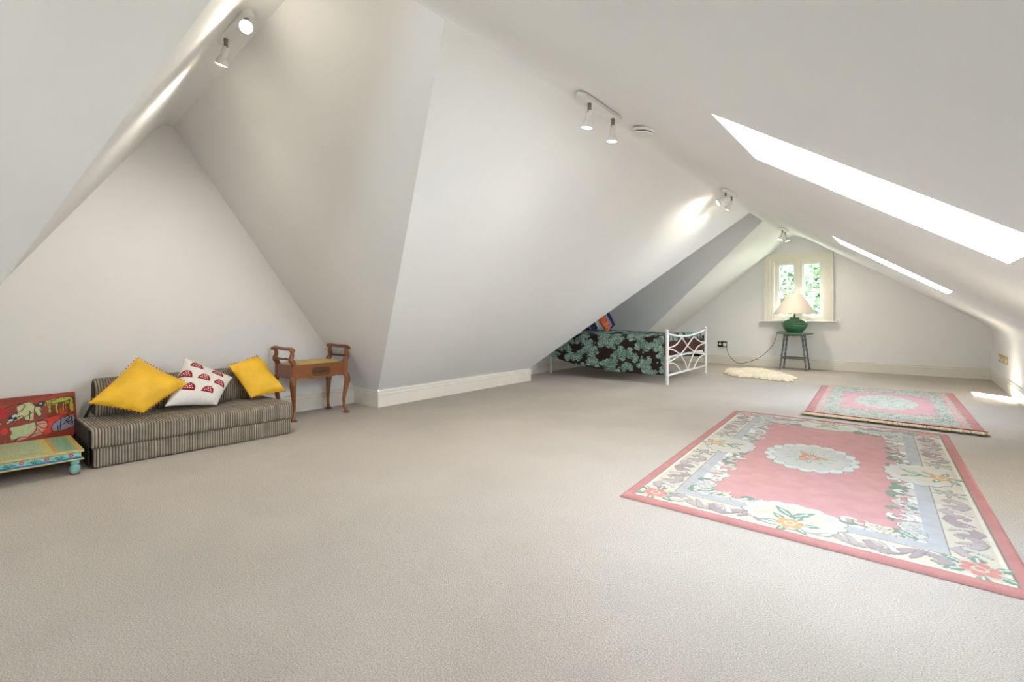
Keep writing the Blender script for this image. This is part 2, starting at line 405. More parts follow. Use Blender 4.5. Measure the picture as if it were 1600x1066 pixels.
# skirting boards, moulded profile swept along each wall
SKP = [(0, 0), (.020, 0), (.020, .142), (.024, .147), (.024, .156), (.016, .164), (.014, .176), (.018, .181), (.018, .190), (.010, .198), (0, .200)]
def skirt(name, runs):
    mb = MB()
    for (x0, y0), (x1, y1), (nx, ny), c0, c1 in runs:
        t = Vector((x1-x0, y1-y0)).normalized()
        V = []
        for (px_, py_), sg, c in (((x0, y0), 1, c0), ((x1, y1), -1, c1)):
            for d, z in SKP:
                m_ = d*c*sg
                V.append((px_+nx*d+t.x*m_, py_+ny*d+t.y*m_, z))
        n = len(SKP); F = [(i, (i+1) % n, n+(i+1) % n, n+i) for i in range(n)]+[tuple(range(n))[::-1], tuple(range(n, 2*n))]
        mb.add(V, F)
    tag(mb.build(name, M['trim']), kind='structure')
# c = +1 mitre at an inside corner, -1 at an outside corner
skirt('baseboard_left', [((XL, 3.774), (XL, g2n(.21)), (1, 0), -1, -1)])
skirt('baseboard_left_bay', [((XE, -.2), (XE, 3.774), (1, 0), 0, 1), ((XE, 3.774), (XL, 3.774), (0, -1), 1, -1)])
skirt('baseboard_left_near', [((XL, YB), (XL, n1(XL)), (1, 0), 1, -1)])
skirt('baseboard_left_bed_bay', [((XL, g2n(.21)), (XE, g2n(.21)), (0, 1), -1, 1), ((XE, g2n(.21)), (XE, g2f(.21)), (1, 0), 1, 1), ((XE, g2f(.21)), (XL, g2f(.21)), (0, -1), 1, -1)])
skirt('baseboard_left_far', [((XL, g2f(.21)), (XL, YF), (1, 0), -1, 1)])
skirt('baseboard_far', [((XL, YF), (XR, YF), (0, -1), 1, 1)])
skirt('baseboard_right', [((XR, YB), (XR, YF), (-1, 0), 1, 1)])
skirt('baseboard_back', [((XL, YB), (XR, YB), (0, 1), 1, 1)])

# skylights: plastered shaft, white frame, glass
nrm = Vector((.644, 0, 1)).normalized(); tdn = Vector((1, 0, -.644)).normalized()
for k, (ya, yb) in enumerate(SKY):
    e = empty('window_%d' % (k+2), (sum(SK)/2, (ya+yb)/2, zr(sum(SK)/2)), kind='structure')
    P = [Vector((SK[0], ya, zr(SK[0]))), Vector((SK[1], ya, zr(SK[1]))), Vector((SK[1], yb, zr(SK[1]))), Vector((SK[0], yb, zr(SK[0])))]
    D = .17
    fl_ = [.0, .0, .0, .0]
    Q = [p+nrm*D for p in P]
    mb = MB()
    for i in range(4): j = (i+1) % 4; mb.add([P[i], P[j], Q[j], Q[i]], [(0, 1, 2, 3)])
    mb.build('reveal', M['white_paint'], e)
    R = Matrix((tdn, Vector((0, 1, 0)), nrm)).transposed()
    Lx = (P[1]-P[0]).length; Ly = yb-ya; c = (P[0]+P[2])/2+nrm*(D+.02)
    mb = MB(); w = .05
    mb.box(c+tdn*(Lx/2-w/2), (w, Ly, .05), R).box(c-tdn*(Lx/2-w/2), (w, Ly, .05), R)
    mb.box(c+Vector((0, Ly/2-w/2, 0)), (Lx-2*w, w, .05), R).box(c-Vector((0, Ly/2-w/2, 0)), (Lx-2*w, w, .05), R)
    mb.build('window_frame', M['white_paint'], e)
    mb = MB(); mb.add([c-tdn*(Lx/2-w)-Vector((0, Ly/2-w, 0)), c+tdn*(Lx/2-w)-Vector((0, Ly/2-w, 0)), c+tdn*(Lx/2-w)+Vector((0, Ly/2-w, 0)), c-tdn*(Lx/2-w)+Vector((0, Ly/2-w, 0))], [(0, 1, 2, 3)])
    mb.build('pane', M['glass'], e)
    # daylight portal for the sampler: emits nothing of its own
    pl = bpy.data.lights.new('daylight_portal', 'AREA'); pl.shape = 'RECTANGLE'; pl.size = Lx; pl.size_y = Ly
    pl.cycles.is_portal = True
    po = bpy.data.objects.new('daylight_portal', pl); COL.objects.link(po); po.location = c+nrm*.04
    po.rotation_euler = (-nrm).to_track_quat('-Z', 'Y').to_euler()
    po.rotation_euler = Matrix((tdn, Vector((0, 1, 0)), nrm)).transposed().to_euler()

# ---------------------------------------------------------------- gable window
win = empty('window_1', ((WX0+WX1)/2, YF, WZ0), kind='structure')
mb = MB(); d = .16
for a, b_ in (((WX0, YF, WZ0), (WX0-.001, YF+d, WZ1)), ((WX1, YF, WZ0), (WX1+.001, YF+d, WZ1)), ((WX0, YF, WZ1), (WX1, YF+d, WZ1+.001)), ((WX0, YF, WZ0), (WX1, YF+d, WZ0-.001))): mb.bb(a, b_)
mb.build('reveal', M['trim'], win)
OX0, OX1, OZ1 = -2.475, -1.19, 2.43
def casing(x0, x1, z0, z1, wd, depth):
    mb = MB()
    mb.bb((x0, YF-depth, z0), (x0+wd, YF, z1-wd)); mb.bb((x1-wd, YF-depth, z0), (x1, YF, z1-wd)); mb.bb((x0, YF-depth, z1-wd), (x1, YF, z1)); return mb
mb = casing(OX0, OX1, 1.0, OZ1, .05, .055); mb.build('architrave', M['trim'], win)
mb = casing(OX0+.05, OX1-.05, 1.0, OZ1-.05, .07, .035); mb.build('architrave', M['trim'], win)
mb = casing(OX0+.12, OX1-.12, 1.0, OZ1-.12, .05, .02); mb.build('architrave', M['trim'], win)
mb = MB(); mb.rbox(((OX0+OX1)/2, YF-.045, .985), (OX1-OX0+.16, .13, .03), .008); mb.build('window_sill', M['trim'], win)
yj = YF+.06
mb = MB(); mb.bb((WX0, yj, WZ0), (WX0+.06, yj+.08, WZ1)).bb((WX1-.06, yj, WZ0), (WX1, yj+.08, WZ1)).bb((WX0+.06, yj, WZ1-.09), (WX1-.06, yj+.08, WZ1)).bb((WX0+.06, yj, WZ0), (WX1-.06, yj+.08, WZ0+.07))
mb.bb((-1.885, yj-.02, WZ0), (-1.755, yj+.08, WZ1)); mb.build('window_frame', M['trim'], win)
for (xa, xb) in ((WX0+.06, -1.885), (-1.755, WX1-.06)):
    for (za, zb, yo) in ((WZ0+.07, 1.665, .055), (1.64, WZ1-.09, .02)):
        sh = MB(); w = .035; y0 = yj+yo
        sh.bb((xa, y0, za), (xa+w, y0+.03, zb)).bb((xb-w, y0, za), (xb, y0+.03, zb)).bb((xa+w, y0, za), (xb-w, y0+.03, za+w)).bb((xa+w, y0, zb-w), (xb-w, y0+.03, zb))
        so = sh.build('sash', M['white_paint'], win)
        g = MB(); xm = (xa+xb)/2; zm = (za+zb)/2
        g.bb((xm-.009, y0+.002, za+w), (xm+.009, y0+.025, zb-w)).bb((xa+w, y0+.003, zm-.009), (xb-w, y0+.026, zm+.009)); g.build('glazing_bar', M['white_paint'], so)
        for i in range(2):
            for j in range(2):
                p = MB(); ax = xa+w if i == 0 else xm+.009; bx_ = xm-.009 if i == 0 else xb-w; az = za+w if j == 0 else zm+.009; bz_ = zm-.009 if j == 0 else zb-w
                p.bb((ax, y0+.012, az), (bx_, y0+.016, bz_)); p.build('pane', M['glass'], so)

# added window, unseen behind the camera, lets in fill light for the sofa bay
wb = empty('window_6', (sum(BX[:2])/2, YB, BX[2]), kind='structure')
mb = MB(); w = .06
mb.bb((BX[0], YB-.1, BX[2]), (BX[0]+w, YB, BX[3])).bb((BX[1]-w, YB-.1, BX[2]), (BX[1], YB, BX[3])).bb((BX[0], YB-.1, BX[3]-w), (BX[1], YB, BX[3])).bb((BX[0], YB-.1, BX[2]), (BX[1], YB, BX[2]+w)).bb((sum(BX[:2])/2-.03, YB-.1, BX[2]), (sum(BX[:2])/2+.03, YB, BX[3]))
mb.build('window_frame', M['white_paint'], wb)
mb = MB(); mb.bb((BX[0], YB-.06, BX[2]), (BX[1], YB-.056, BX[3])); mb.build('pane', M['glass'], wb)
for (cx, cy, cz, w_, h_, rot) in ((sum(BX[:2])/2, YB-.02, (BX[2]+BX[3])/2, BX[1]-BX[0], BX[3]-BX[2], (PI/2, 0, 0)), ((WX0+WX1)/2, YF+.05, (WZ0+WZ1)/2, WX1-WX0, WZ1-WZ0, (-PI/2, 0, 0))):
    pl = bpy.data.lights.new('daylight_portal', 'AREA'); pl.shape = 'RECTANGLE'; pl.size = w_; pl.size_y = h_; pl.cycles.is_portal = True
    po = bpy.data.objects.new('daylight_portal', pl); COL.objects.link(po); po.location = (cx, cy, cz); po.rotation_euler = rot

# ---------------------------------------------------------------- outside the gable window
mb = MB(); mb.bb((-60, 14, -6.2), (60, 90, -6)); tag(mb.build('lawn', M['lawn']), kind='structure')
def tree(x, y, z0, h, r, label, seed):
    rg = np.random.default_rng(seed)
    t = empty('tree', (x, y, z0), label, 'tree', 'trees beyond the gable window')
    mb = MB(); mb.tube([(x, y, z0), (x+.1, y, z0+h*.35), (x-.05, y+.1, z0+h*.8)], [.22, .16, .05], 8)
    for k in range(5):
        a = k*1.3; zz = z0+h*(.35+.08*k); mb.tube([(x, y, zz), (x+r*.6*math.cos(a), y+r*.6*math.sin(a), zz+h*.2)], [.08, .02], 6)
    mb.build('trunk', M['bark'], t, True)
    n = 6500; cl = rg.normal(size=(26, 3)); cl /= np.linalg.norm(cl, axis=1)[:, None]; cl *= rg.uniform(.3, .85, (26, 1))
    c = cl[rg.integers(0, 26, n)]+rg.normal(size=(n, 3))*.17
    c = c*np.array([r, r, h*.42])+np.array([x, y, z0+h*.6])
    u = rg.normal(size=(n, 3)); u /= np.linalg.norm(u, axis=1)[:, None]; v = np.cross(u, rg.normal(size=(n, 3))); v /= np.linalg.norm(v, axis=1)[:, None]
    s_ = rg.uniform(.10, .2, (n, 1)); V = np.stack([c-u*s_, c+v*s_*.55, c+u*s_, c-v*s_*.55], 1).reshape(-1, 3)
    tag(link('foliage', V, np.arange(n*4).reshape(-1, 4), M['leaf'], t), kind='stuff')
tree(-4.8, 24, -6, 13.0, 2.0, 'leafy green tree seen through the left half of the gable window', 1)
tree(-3.0, 29, -6, 13.5, 2.4, 'leafy green tree seen through the right half of the gable window', 2)
tree(-8.2, 42, -6, 13.0, 3.4, 'leafy tree furthest back at the left edge of the gable window', 3)

# ---------------------------------------------------------------- hand-carved rugs
CR = (200, 192, 174); PK = (192, 148, 144); PK2 = (184, 132, 126); MV = (164, 150, 146); GR = (130, 150, 132); BL = (176, 176, 174); OL = (138, 128, 116); OR = (194, 156, 112); CW = (192, 191, 182)
def arc(cx, cy, r, a0_, a1_, n=9, sx=1): return [(cx+sx*r*math.cos(a0_+(a1_-a0_)*i/n), cy+r*math.sin(a0_+(a1_-a0_)*i/n)) for i in range(n+1)]
def scroll(P, x, y, ux, uy, s=1, col=MV, flip=1):
    """an S scroll of tapering strokes, running along (ux,uy)"""
    vx, vy = -uy*flip, ux*flip
    T = lambda a, b_: (x+(ux*a+vx*b_)*s, y+(uy*a+vy*b_)*s)
    p1 = [T(*q) for q in ((-.15, .02), (-.13, -.03), (-.09, -.05), (-.05, -.02), (-.01, .02), (.04, .045), (.09, .03), (.12, -.005), (.10, -.03), (.075, -.02))]
    P.stroke(p1, [.02*s, .035*s, .045*s, .045*s, .04*s, .04*s, .045*s, .04*s, .03*s, .015*s], col, .004, OL)
    P.stroke([T(-.05, -.02), T(-.07, .03), T(-.10, .05)], [.03*s, .025*s, .01*s], CW, .004, OL)
    P.stroke([T(.04, .045), T(.02, -.01), T(-.0, -.045)], [.03*s, .025*s, .01*s], col, .004, OL)
def leaf(P, x, y, a, l=.09, w=.035, col=GR):
    c, s_ = math.cos(a), math.sin(a)
    P.stroke([(x, y), (x+c*l*.5, y+s_*l*.5), (x+c*l, y+s_*l)], [w*.3, w, w*.15], col, .004, (128, 142, 128))
    P.stroke([(x+c*l*.2, y+s_*l*.2), (x+c*l*.7, y+s_*l*.7)], w*.25, (196, 212, 200))
def flower(P, x, y, r, col, leaves=True, rot=0):
    if leaves:
        for k in range(6): leaf(P, x+math.cos(rot+k*PI/3)*r*.7, y+math.sin(rot+k*PI/3)*r*.7, rot+k*PI/3, r*1.25, r*.55)
    for k in range(6): P.ell(x+math.cos(k*PI/3+.3)*r*.55, y+math.sin(k*PI/3+.3)*r*.55, r*.48, r*.36, col, k*PI/3+.3, .004, CR)
    P.ell(x, y, r*.42, r*.42, CR, 0, .004, col); P.ell(x, y, r*.25, r*.25, col)
def ragged(P, x0, x1, y0, y1, dens=.085, seed=3, w=.1, cols=(CR, CW, (206, 212, 204), GR)):
    rg = random.Random(seed); per = []
    nx_ = int((x1-x0)/dens); ny_ = int((y1-y0)/dens)
    for i in range(nx_+1): per += [(x0+(x1-x0)*i/nx_, y0, 0, 1), (x0+(x1-x0)*i/nx_, y1, 0, -1)]
    for i in range(ny_+1): per += [(x0, y0+(y1-y0)*i/ny_, 1, 0), (x1, y0+(y1-y0)*i/ny_, -1, 0)]
    for (x, y, nx__, ny__) in per:
        d_ = rg.uniform(.0, w); r = rg.uniform(.022, .04); a = rg.uniform(0, 6.28); c = rg.choice(cols)
        cx, cy = x+nx__*d_, y+ny__*d_
        P.stroke(arc(cx, cy, r, a, a+3.9, 8), [.012, .02, .026, .03, .03, .028, .024, .018, .01], c, .004, OL)
def rug_mesh(P, quadc, thick, name, m, parent, z0=.002, lump=.0):
    """two-sided slab: quad corners (near-left, near-right, far-right, far-left) in world xy"""
    u = (P.x/P.w)[None, :, None]; v = (P.y/P.h)[:, None, None]; q = np.array(quadc, float)
    XY = q[0]*(1-u)*(1-v)+q[1]*u*(1-v)+q[2]*u*v+q[3]*(1-u)*v
    e = np.minimum(np.minimum(u[..., 0]*P.w, (1-u[..., 0])*P.w), np.minimum(v[..., 0]*P.h, (1-v[..., 0])*P.h))
    Zz = z0+thick*np.sqrt(np.clip(e/.02, 0, 1))*.999+P.H+rng.normal(0, .0006, P.H.shape)
    Zz = np.where(e < P.res*.5, z0, Zz)+lump*np.sin(XY[..., 0]*7+1)*np.sin(XY[..., 1]*5)*np.clip(e/.2, 0, 1)
    Vv = np.concatenate([XY, Zz[..., None]], -1)
    return link(name, Vv.reshape(-1, 3), gridF(P.ny, P.nx), m, parent, True, colors=P.C.reshape(-1, 3))

Wd, Ln = 1.86, 3.3
P = Paint(Wd, Ln, .005, PK2)
E_ = .065
P.rect(E_, Wd-E_, E_, Ln-E_, OL, -.004); P.rect(E_+.006, Wd-E_-.006, E_+.006, Ln-E_-.006, (214, 208, 190)); P.rect(E_+.028, Wd-E_-.028, E_+.028, Ln-E_-.028, CR)
f0 = .27; f1_ = .345
P.rect(f0-.005, Wd-f0+.005, f0-.005, Ln-f0+.005, OL, -.004); P.rect(f0, Wd-f0, f0, Ln-f0, BL)
P.rect(f1_-.005, Wd-f1_+.005, f1_-.005, Ln-f1_+.005, OL, -.004); P.rect(f1_, Wd-f1_, f1_, Ln-f1_, PK)
for i in range(16):
    for xx in (f0+.037, Wd-f0-.037):
        yy = f1_+.1+i*(Ln-2*f1_-.2)/15; P.stroke([(xx-.012, yy), (xx+.012, yy+.004)], .006, (170, 178, 192))
# scalloped inner field edge
for sgn, xx in ((1, f1_), (-1, Wd-f1_)):
    for i in range(17): P.ell(xx, f1_+.05+i*(Ln-2*f1_-.1)/16, .05+.02*(i % 2), .07, CW if i % 2 else (214, 214, 206), 0, .004, OL)
for sgn, yy in ((1, f1_), (-1, Ln-f1_)):
    for i in range(9): P.ell(f1_+.05+i*(Wd-2*f1_-.1)/8, yy, .07, .05+.02*(i % 2), CW if i % 2 else (214, 214, 206), 0, .004, OL)
P.rect(f0, f1_, f0, Ln-f0, BL); P.rect(Wd-f1_, Wd-f0, f0, Ln-f0, BL); P.rect(f0, Wd-f0, f0, f1_, BL); P.rect(f0, Wd-f0, Ln-f1_, Ln-f0, BL)
ragged(P, f1_+.02, Wd-f1_-.02, f1_+.02, Ln-f1_-.02, .06, 3, .085)
ragged(P, f1_+.06, Wd-f1_-.06, f1_+.06, Ln-f1_-.06, .13, 5, .06)
for cx, cy in ((f1_, f1_), (Wd-f1_, f1_), (f1_, Ln-f1_), (Wd-f1_, Ln-f1_)):
    dx = 1 if cx < Wd/2 else -1; dy = 1 if cy < Ln/2 else -1
    scroll(P, cx+dx*.13, cy+dy*.05, dx, 0, .8, CR, dy); scroll(P, cx+dx*.05, cy+dy*.16, 0, dy, .8, CW, -dx)
    leaf(P, cx+dx*.04, cy+dy*.03, math.atan2(dy, dx), .13, .045)
# band scrolls
band = .185
for yy in (band-.01, Ln-band+.01):
    for i, xx in enumerate((.42, .68, 1.18, 1.44)): scroll(P, xx, yy, 1, 0, 1.12, MV if i % 2 else (176, 164, 158), 1 if i % 2 else -1)
for xx in (band-.01, Wd-band+.01):
    for i, yy in enumerate((.45, .74, 1.03, 2.27, 2.56, 2.85)): scroll(P, xx, yy, 0, 1, 1.12, MV if i % 2 else (174, 164, 158), 1 if i % 2 else -1)
    for yy in (1.3, 2.0): flower(P, xx, yy, .045, MV, True, .4)
for cx, cy in ((band-.01, band-.01), (Wd-band+.01, band-.01), (band-.01, Ln-band+.01), (Wd-band+.01, Ln-band+.01)): flower(P, cx, cy, .075, (196, 138, 126), True, .5)
# mid-side sprays breaking the frame
for cx, cy, hor in ((band, Ln/2, 0), (Wd-band, Ln/2, 0), (Wd/2, band, 1), (Wd/2, Ln-band, 1)):
    ix = 1 if cx < Wd/2-.1 else (-1 if cx > Wd/2+.1 else 0); iy = 0 if ix else (1 if cy < Ln/2 else -1)
    P.ell(cx+ix*.12, cy+iy*.12, .18 if ix else .24, .24 if ix else .18, (196, 196, 188), 0, .004, OL, .10, 14)
    P.ell(cx+ix*.10, cy+iy*.10, .14 if ix else .18, .18 if ix else .14, CR, 0, .004, (206, 200, 186), .10, 10)
    P.rect(0 if cx < Wd/2-.1 else 0, E_ if ix > 0 else 0, cy-.3, cy+.3, PK2)
    for k in (-1, 1): leaf(P, cx+ix*.1+iy*0, cy+iy*.1, math.atan2(iy+k*.8*(ix != 0), ix+k*.8*(iy != 0)), .15, .05)
    flower(P, cx, cy, .07, OR, True, .2)
P.rect(0, E_, 0, Ln, PK2, 0); P.rect(Wd-E_, Wd, 0, Ln, PK2, 0); P.rect(0, Wd, 0, E_, PK2, 0); P.rect(0, Wd, Ln-E_, Ln, PK2, 0)
# medallion
mx, my = Wd/2-.03, 1.66
P.ell(mx, my, .29, .38, (200, 206, 200), 0, .004, OL, .12, 18); P.ell(mx, my, .24, .32, CW, 0, .004, OL, .12, 14)
for k in range(12): leaf(P, mx+.05*math.cos(k*PI/6), my+.07*math.sin(k*PI/6), k*PI/6, .12, .03, (168, 188, 172))
flower(P, mx, my, .08, (196, 138, 126), False)
for k in range(3): P.ell(mx+.09*math.cos(k*2.1), my+.11*math.sin(k*2.1), .03, .03, OR, 0, .004, CR)
r1 = empty('rug', (-.55, 4.5, 0), 'large rose-pink wool rug with cream scroll border, nearest the camera', 'rug', 'rose-pink rugs on the beige carpet')
rug_mesh(P, [(-1.42, 2.87), (.43, 2.84), (.29, 6.2), (-1.60, 6.22)], .016, 'pile', M['rug'], r1)

# second, thinner rug behind
W2, L2 = 1.55, 2.75
P = Paint(W2, L2, .0085, PK2)
P.rect(.10, W2-.10, .05, L2-.05, (176, 172, 158)); P.rect(.13, .17, .08, L2-.08, PK); P.rect(W2-.17, W2-.13, .08, L2-.08, PK)
P.rect(.30, W2-.30, .55, L2-.55, PK)
rg = random.Random(11); cols = [(184, 182, 168), (138, 144, 134), (116, 124, 116), (188, 178, 160), (146, 152, 138), (172, 134, 128)]
for i in range(1100):
    x = rg.uniform(.19, W2-.19); y = rg.uniform(.06, L2-.06)
    e = ((x-W2/2)/(W2/2-.32))**2+((y-L2/2)/(L2/2-.52))**2
    if e < 1: continue
    leaf(P, x, y, rg.uniform(0, 6.28), .06, .028, rg.choice(cols))
for i in range(110):
    x = rg.choice((rg.uniform(.10, .16), W2-rg.uniform(.10, .16))); leaf(P, x, rg.uniform(.05, L2-.1), rg.uniform(0, 6.28), .05, .018, rg.choice(cols))
P.rect(.125, .16, .05, L2-.05, (200, 160, 150)); P.rect(W2-.16, W2-.125, .05, L2-.05, (200, 160, 150))
P.ell(W2/2, L2/2, .30, .55, (176, 172, 158), 0, .004, OL, .12, 16)
for i in range(110):
    a = rg.uniform(0, 6.28); q = math.sqrt(rg.uniform(0, 1)); leaf(P, W2/2+.26*q*math.cos(a), L2/2+.48*q*math.sin(a), rg.uniform(0, 6.28), .06, .024, rg.choice(cols))
P.rect(0, W2, 0, .035, (164, 44, 52), 0)
r2 = empty('rug', (-.2, 8, 0), 'smaller worn pink and grey-green floral rug with cream fringe, behind the large rug', 'rug', 'rose-pink rugs on the beige carpet')
Q2 = [(-.95, 6.60), (.585, 6.53), (.50, 9.45), (-1.08, 9.22)]
rug_mesh(P, Q2, .018, 'pile', M['rug'], r2, .003, .004)
mb = MB(); mb.tube([(-.955, 6.597, .012), (-.2, 6.563, .014), (.59, 6.527, .014)], .011, 8); mb.build('bound_edge', M['red_edge'], r2, True)
for (p, q, yy, tw) in ((Q2[0], Q2[1], -1, .17), (Q2[3], Q2[2], 1, .07)):
    mb = MB(); n = 300
    for i in range(n):
        t = (i+.5)/n; x = p[0]*(1-t)+q[0]*t; y = p[1]*(1-t)+q[1]*t; j = rng.normal(0, .012)
        mb.tube([(x, y-.005*yy, .012), (x+j*.5, y+yy*tw*.5, .027 if yy < 0 else .012), (x+j, y+yy*tw*rng.uniform(.85, 1.05), .022 if yy < 0 else .006)], [.005, .0055, .006], 4)
    tag(mb.build('fringe', M['fringe'], r2), kind='stuff')

# sheepskin
def blob(a): return 1+.10*math.sin(3*a+.5)+.07*math.sin(5*a+2)+.04*math.sin(9*a)
sk = empty('sheepskin_rug', (-2.22, 10.15, 0), 'small cream sheepskin rug on the carpet in front of the side table', 'rug')
nr, na = 46, 220; V = []
ax_, bx_ = .86, .50; th = math.radians(-52)
for i in range(nr):
    for j in range(na):
        a = 2*PI*j/na; q = i/(nr-1); r = q*blob(a)*(1+(.035*math.sin(31*a)+.02*math.sin(53*a+1))*q**6)
        x, y = ax_*r*math.cos(a), bx_*r*math.sin(a)
        lock = abs(math.sin(26*x+2*math.sin(17*y)))*abs(math.sin(24*y+2*math.sin(19*x)))
        z = .006+.05*(1-q**8)**.5+.03*lock*(1-q**8)+rng.uniform(-.003, .003)*(0 < q < 1)
        V.append((-2.22+x*math.cos(th)-y*math.sin(th), 10.15+x*math.sin(th)+y*math.cos(th), max(z, .003)))
F = [(i*na+j, i*na+(j+1) % na, (i+1)*na+(j+1) % na, (i+1)*na+j) for i in range(nr-1) for j in range(na)]
link('fleece', V, F, M['fleece'], sk, True)
mb = MB(); ring = V[(nr-1)*na:]+[V[(nr-1)*na]]
mb.tube([(x, y, .006) for x, y, z in ring], .005, 5); mb.build('hide_edge', M['fleece_edge'], sk, True)

# ---------------------------------------------------------------- corduroy foam sofa bed
sofa = empty('sofa_bed', (-5.05, 1.7, 0), 'low grey-brown corduroy foam sofa bed against the left wall', 'sofa')
so = Vector((-4.69, .947, 0)); sy = Vector((.083, 1.486, 0)).normalized(); sxv = Vector((-sy.y, sy.x, 0)); SLn = 1.49
M['cord'] = mat('corduroy', attr=True, rough=.8, noise=(9, .24), bump=(150, .3, .003))
def cord(name, prof2, L, off, parent, ncyc, amp=.005, axis=sy, o=so, endcap=True):
    """closed profile [(depth, z)] swept along axis with real wales"""
    # resample profile
    Pp = [Vector(p) for p in prof2]; Pp.append(Pp[0]); pts = []
    for a, b_ in zip(Pp[:-1], Pp[1:]):
        k = max(1, int((b_-a).length/.03)); pts += [a+(b_-a)*i/k for i in range(k)]
    n = len(pts); cen = sum(pts, Vector((0, 0)))/n
    nor = []
    for i in range(n):
        t = (pts[(i+1) % n]-pts[i-1]).normalized(); nn = Vector((t.y, -t.x))
        nor.append(nn)
    if sum((pts[i]-cen).dot(nor[i]) for i in range(n)) < 0: nor = [-q for q in nor]
    ns = ncyc*6; Vv = []; C = []
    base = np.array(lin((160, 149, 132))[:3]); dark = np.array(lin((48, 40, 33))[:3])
    for i in range(ns+1):
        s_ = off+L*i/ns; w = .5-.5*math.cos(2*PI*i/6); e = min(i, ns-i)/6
        rr = -.015*(1-min(e, 1))**2
        for q, nn in zip(pts, nor):
            p = q+nn*(amp*(w-.5)+rr)+Vector((0, .003*math.sin(s_*9+q.x*5)))*(q.y > .2)
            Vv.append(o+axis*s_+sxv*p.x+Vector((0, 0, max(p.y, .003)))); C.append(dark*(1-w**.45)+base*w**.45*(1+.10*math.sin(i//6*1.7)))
    F = [(i*n+j, i*n+(j+1) % n, (i+1)*n+(j+1) % n, (i+1)*n+j) for i in range(ns) for j in range(n)]
    F += [tuple(range(n))[::-1], tuple(ns*n+j for j in range(n))]
    return link(name, Vv, F, M['cord'], parent, True, colors=np.array(C))
def rprof(d0, d1, z0, z1, r, k=4):
    P_ = []
    for cx, cz, a in ((d1-r, z0+r, -90), (d1-r, z1-r, 0), (d0+r, z1-r, 90), (d0+r, z0+r, 180)):
        for i in range(k+1):
            t = math.radians(a+90*i/k); P_.append((cx+r*math.cos(t), cz+r*math.sin(t)))
    return P_
cord('base_cushion', rprof(.012, .70, .004, .148, .02), SLn-.02, .01, sofa, 78)
cord('seat_cushion', rprof(0, .70, .146, .295, .035), SLn, 0, sofa, 78)
bp_ = [(.60, .29), (.80, .29), (.82, .42), (.80, .56), (.74, .60), (.66, .585), (.60, .52), (.575, .40)]
cord('backrest', bp_, SLn-.16, .11, sofa, 70)
mb = MB()
p0 = so+sy*.02+sxv*.03+Vector((0, 0, .30)); p1 = so+sy*.08+sxv*.60+Vector((0, 0, .42)); p2 = so-sy*.03+sxv*.74+Vector((0, 0, .12))
mb.prism([(0, 0), (1, 0), (1, .024), (0, .024)], so+sy*.10+sxv*.60+Vector((0, 0, .44)), Vector((-.02, -.135, -.30)), sy, sxv*.006)
mb.build('strap', M['strap'], sofa)
mb = MB(); mb.add([so-sy*.004+sxv*.05+Vector((0, 0, .02)), so-sy*.004+sxv*.69+Vector((0, 0, .02)), so-sy*.004+sxv*.69+Vector((0, 0, .285)), so-sy*.004+sxv*.05+Vector((0, 0, .285)),
                   so-sy*.012+sxv*.05+Vector((0, 0, .02)), so-sy*.012+sxv*.69+Vector((0, 0, .02)), so-sy*.012+sxv*.69+Vector((0, 0, .285)), so-sy*.012+sxv*.05+Vector((0, 0, .285))],
                  [(0, 1, 2, 3), (7, 6, 5, 4), (0, 4, 5, 1), (2, 6, 7, 3), (1, 5, 6, 2), (0, 3, 7, 4)])
mb.build('side_panel', M['strap'], sofa)

# ---------------------------------------------------------------- cushions
def pillow(name, q, thick, m, label, cat, N_=40, group=None, paint=None, wr=.006, seed=0, parent=None, pinch=.045, up=None):
    """q: four corner points in order; soft pillow with pinched edges"""
    q = [np.array(p, float) for p in q]; u, v = np.meshgrid(np.linspace(0, 1, N_), np.linspace(0, 1, N_))
    nv = np.cross(q[1]-q[0], q[3]-q[0]); nv /= np.linalg.norm(nv)
    if nv[0] < 0: nv = -nv
    cu, cv = 2*u-1, 2*v-1
    cu2 = cu*(1-pinch*(1-cv**2)*1.0); cv2 = cv*(1-pinch*(1-cu**2)*1.0)
    uu, vv = ((cu2+1)/2)[..., None], ((cv2+1)/2)[..., None]
    base = q[0]*(1-uu)*(1-vv)+q[1]*uu*(1-vv)+q[2]*uu*vv+q[3]*(1-uu)*vv
    t = thick/2*np.clip((1-np.abs(cu)**2.4), 0, 1)**.55*np.clip((1-np.abs(cv)**2.4), 0, 1)**.55
    rg = np.random.default_rng(seed)
    w = np.zeros_like(t)
    for k in range(9):
        a, b_, c = rg.uniform(-9, 9), rg.uniform(-9, 9), rg.uniform(0, 6); w += np.sin(a*u+b_*v+c+2*np.sin(3*u+k))*rg.uniform(.3, 1)
    edge = (np.abs(cu)**4+np.abs(cv)**4)
    w = w*wr*(.35+edge)*np.minimum(t/(thick*.2), 1)
    Ft = base+nv*(t+w)[..., None]; Bk = base-nv*(t*.9)[..., None]
    V = np.concatenate([Ft.reshape(-1, 3), Bk.reshape(-1, 3)]); F = np.concatenate([gridF(N_, N_), gridF(N_, N_, N_*N_)[:, ::-1]])
    col = None
    if paint is not None:
        iy = np.clip((v*(paint.ny-1)).astype(int), 0, paint.ny-1); ix = np.clip((u*(paint.nx-1)).astype(int), 0, paint.nx-1)
        c = paint.C[iy, ix].reshape(-1, 3); col = np.concatenate([c, c])
    o = link(name, V, F, m, parent, True, colors=col)
    if label: tag(o, label, cat, group)
    per = [base[0, i] for i in range(N_)]+[base[i, -1] for i in range(1, N_)]+[base[-1, N_-1-i] for i in range(1, N_)]+[base[N_-1-i, 0] for i in range(1, N_-1)]
    return o, per, nv
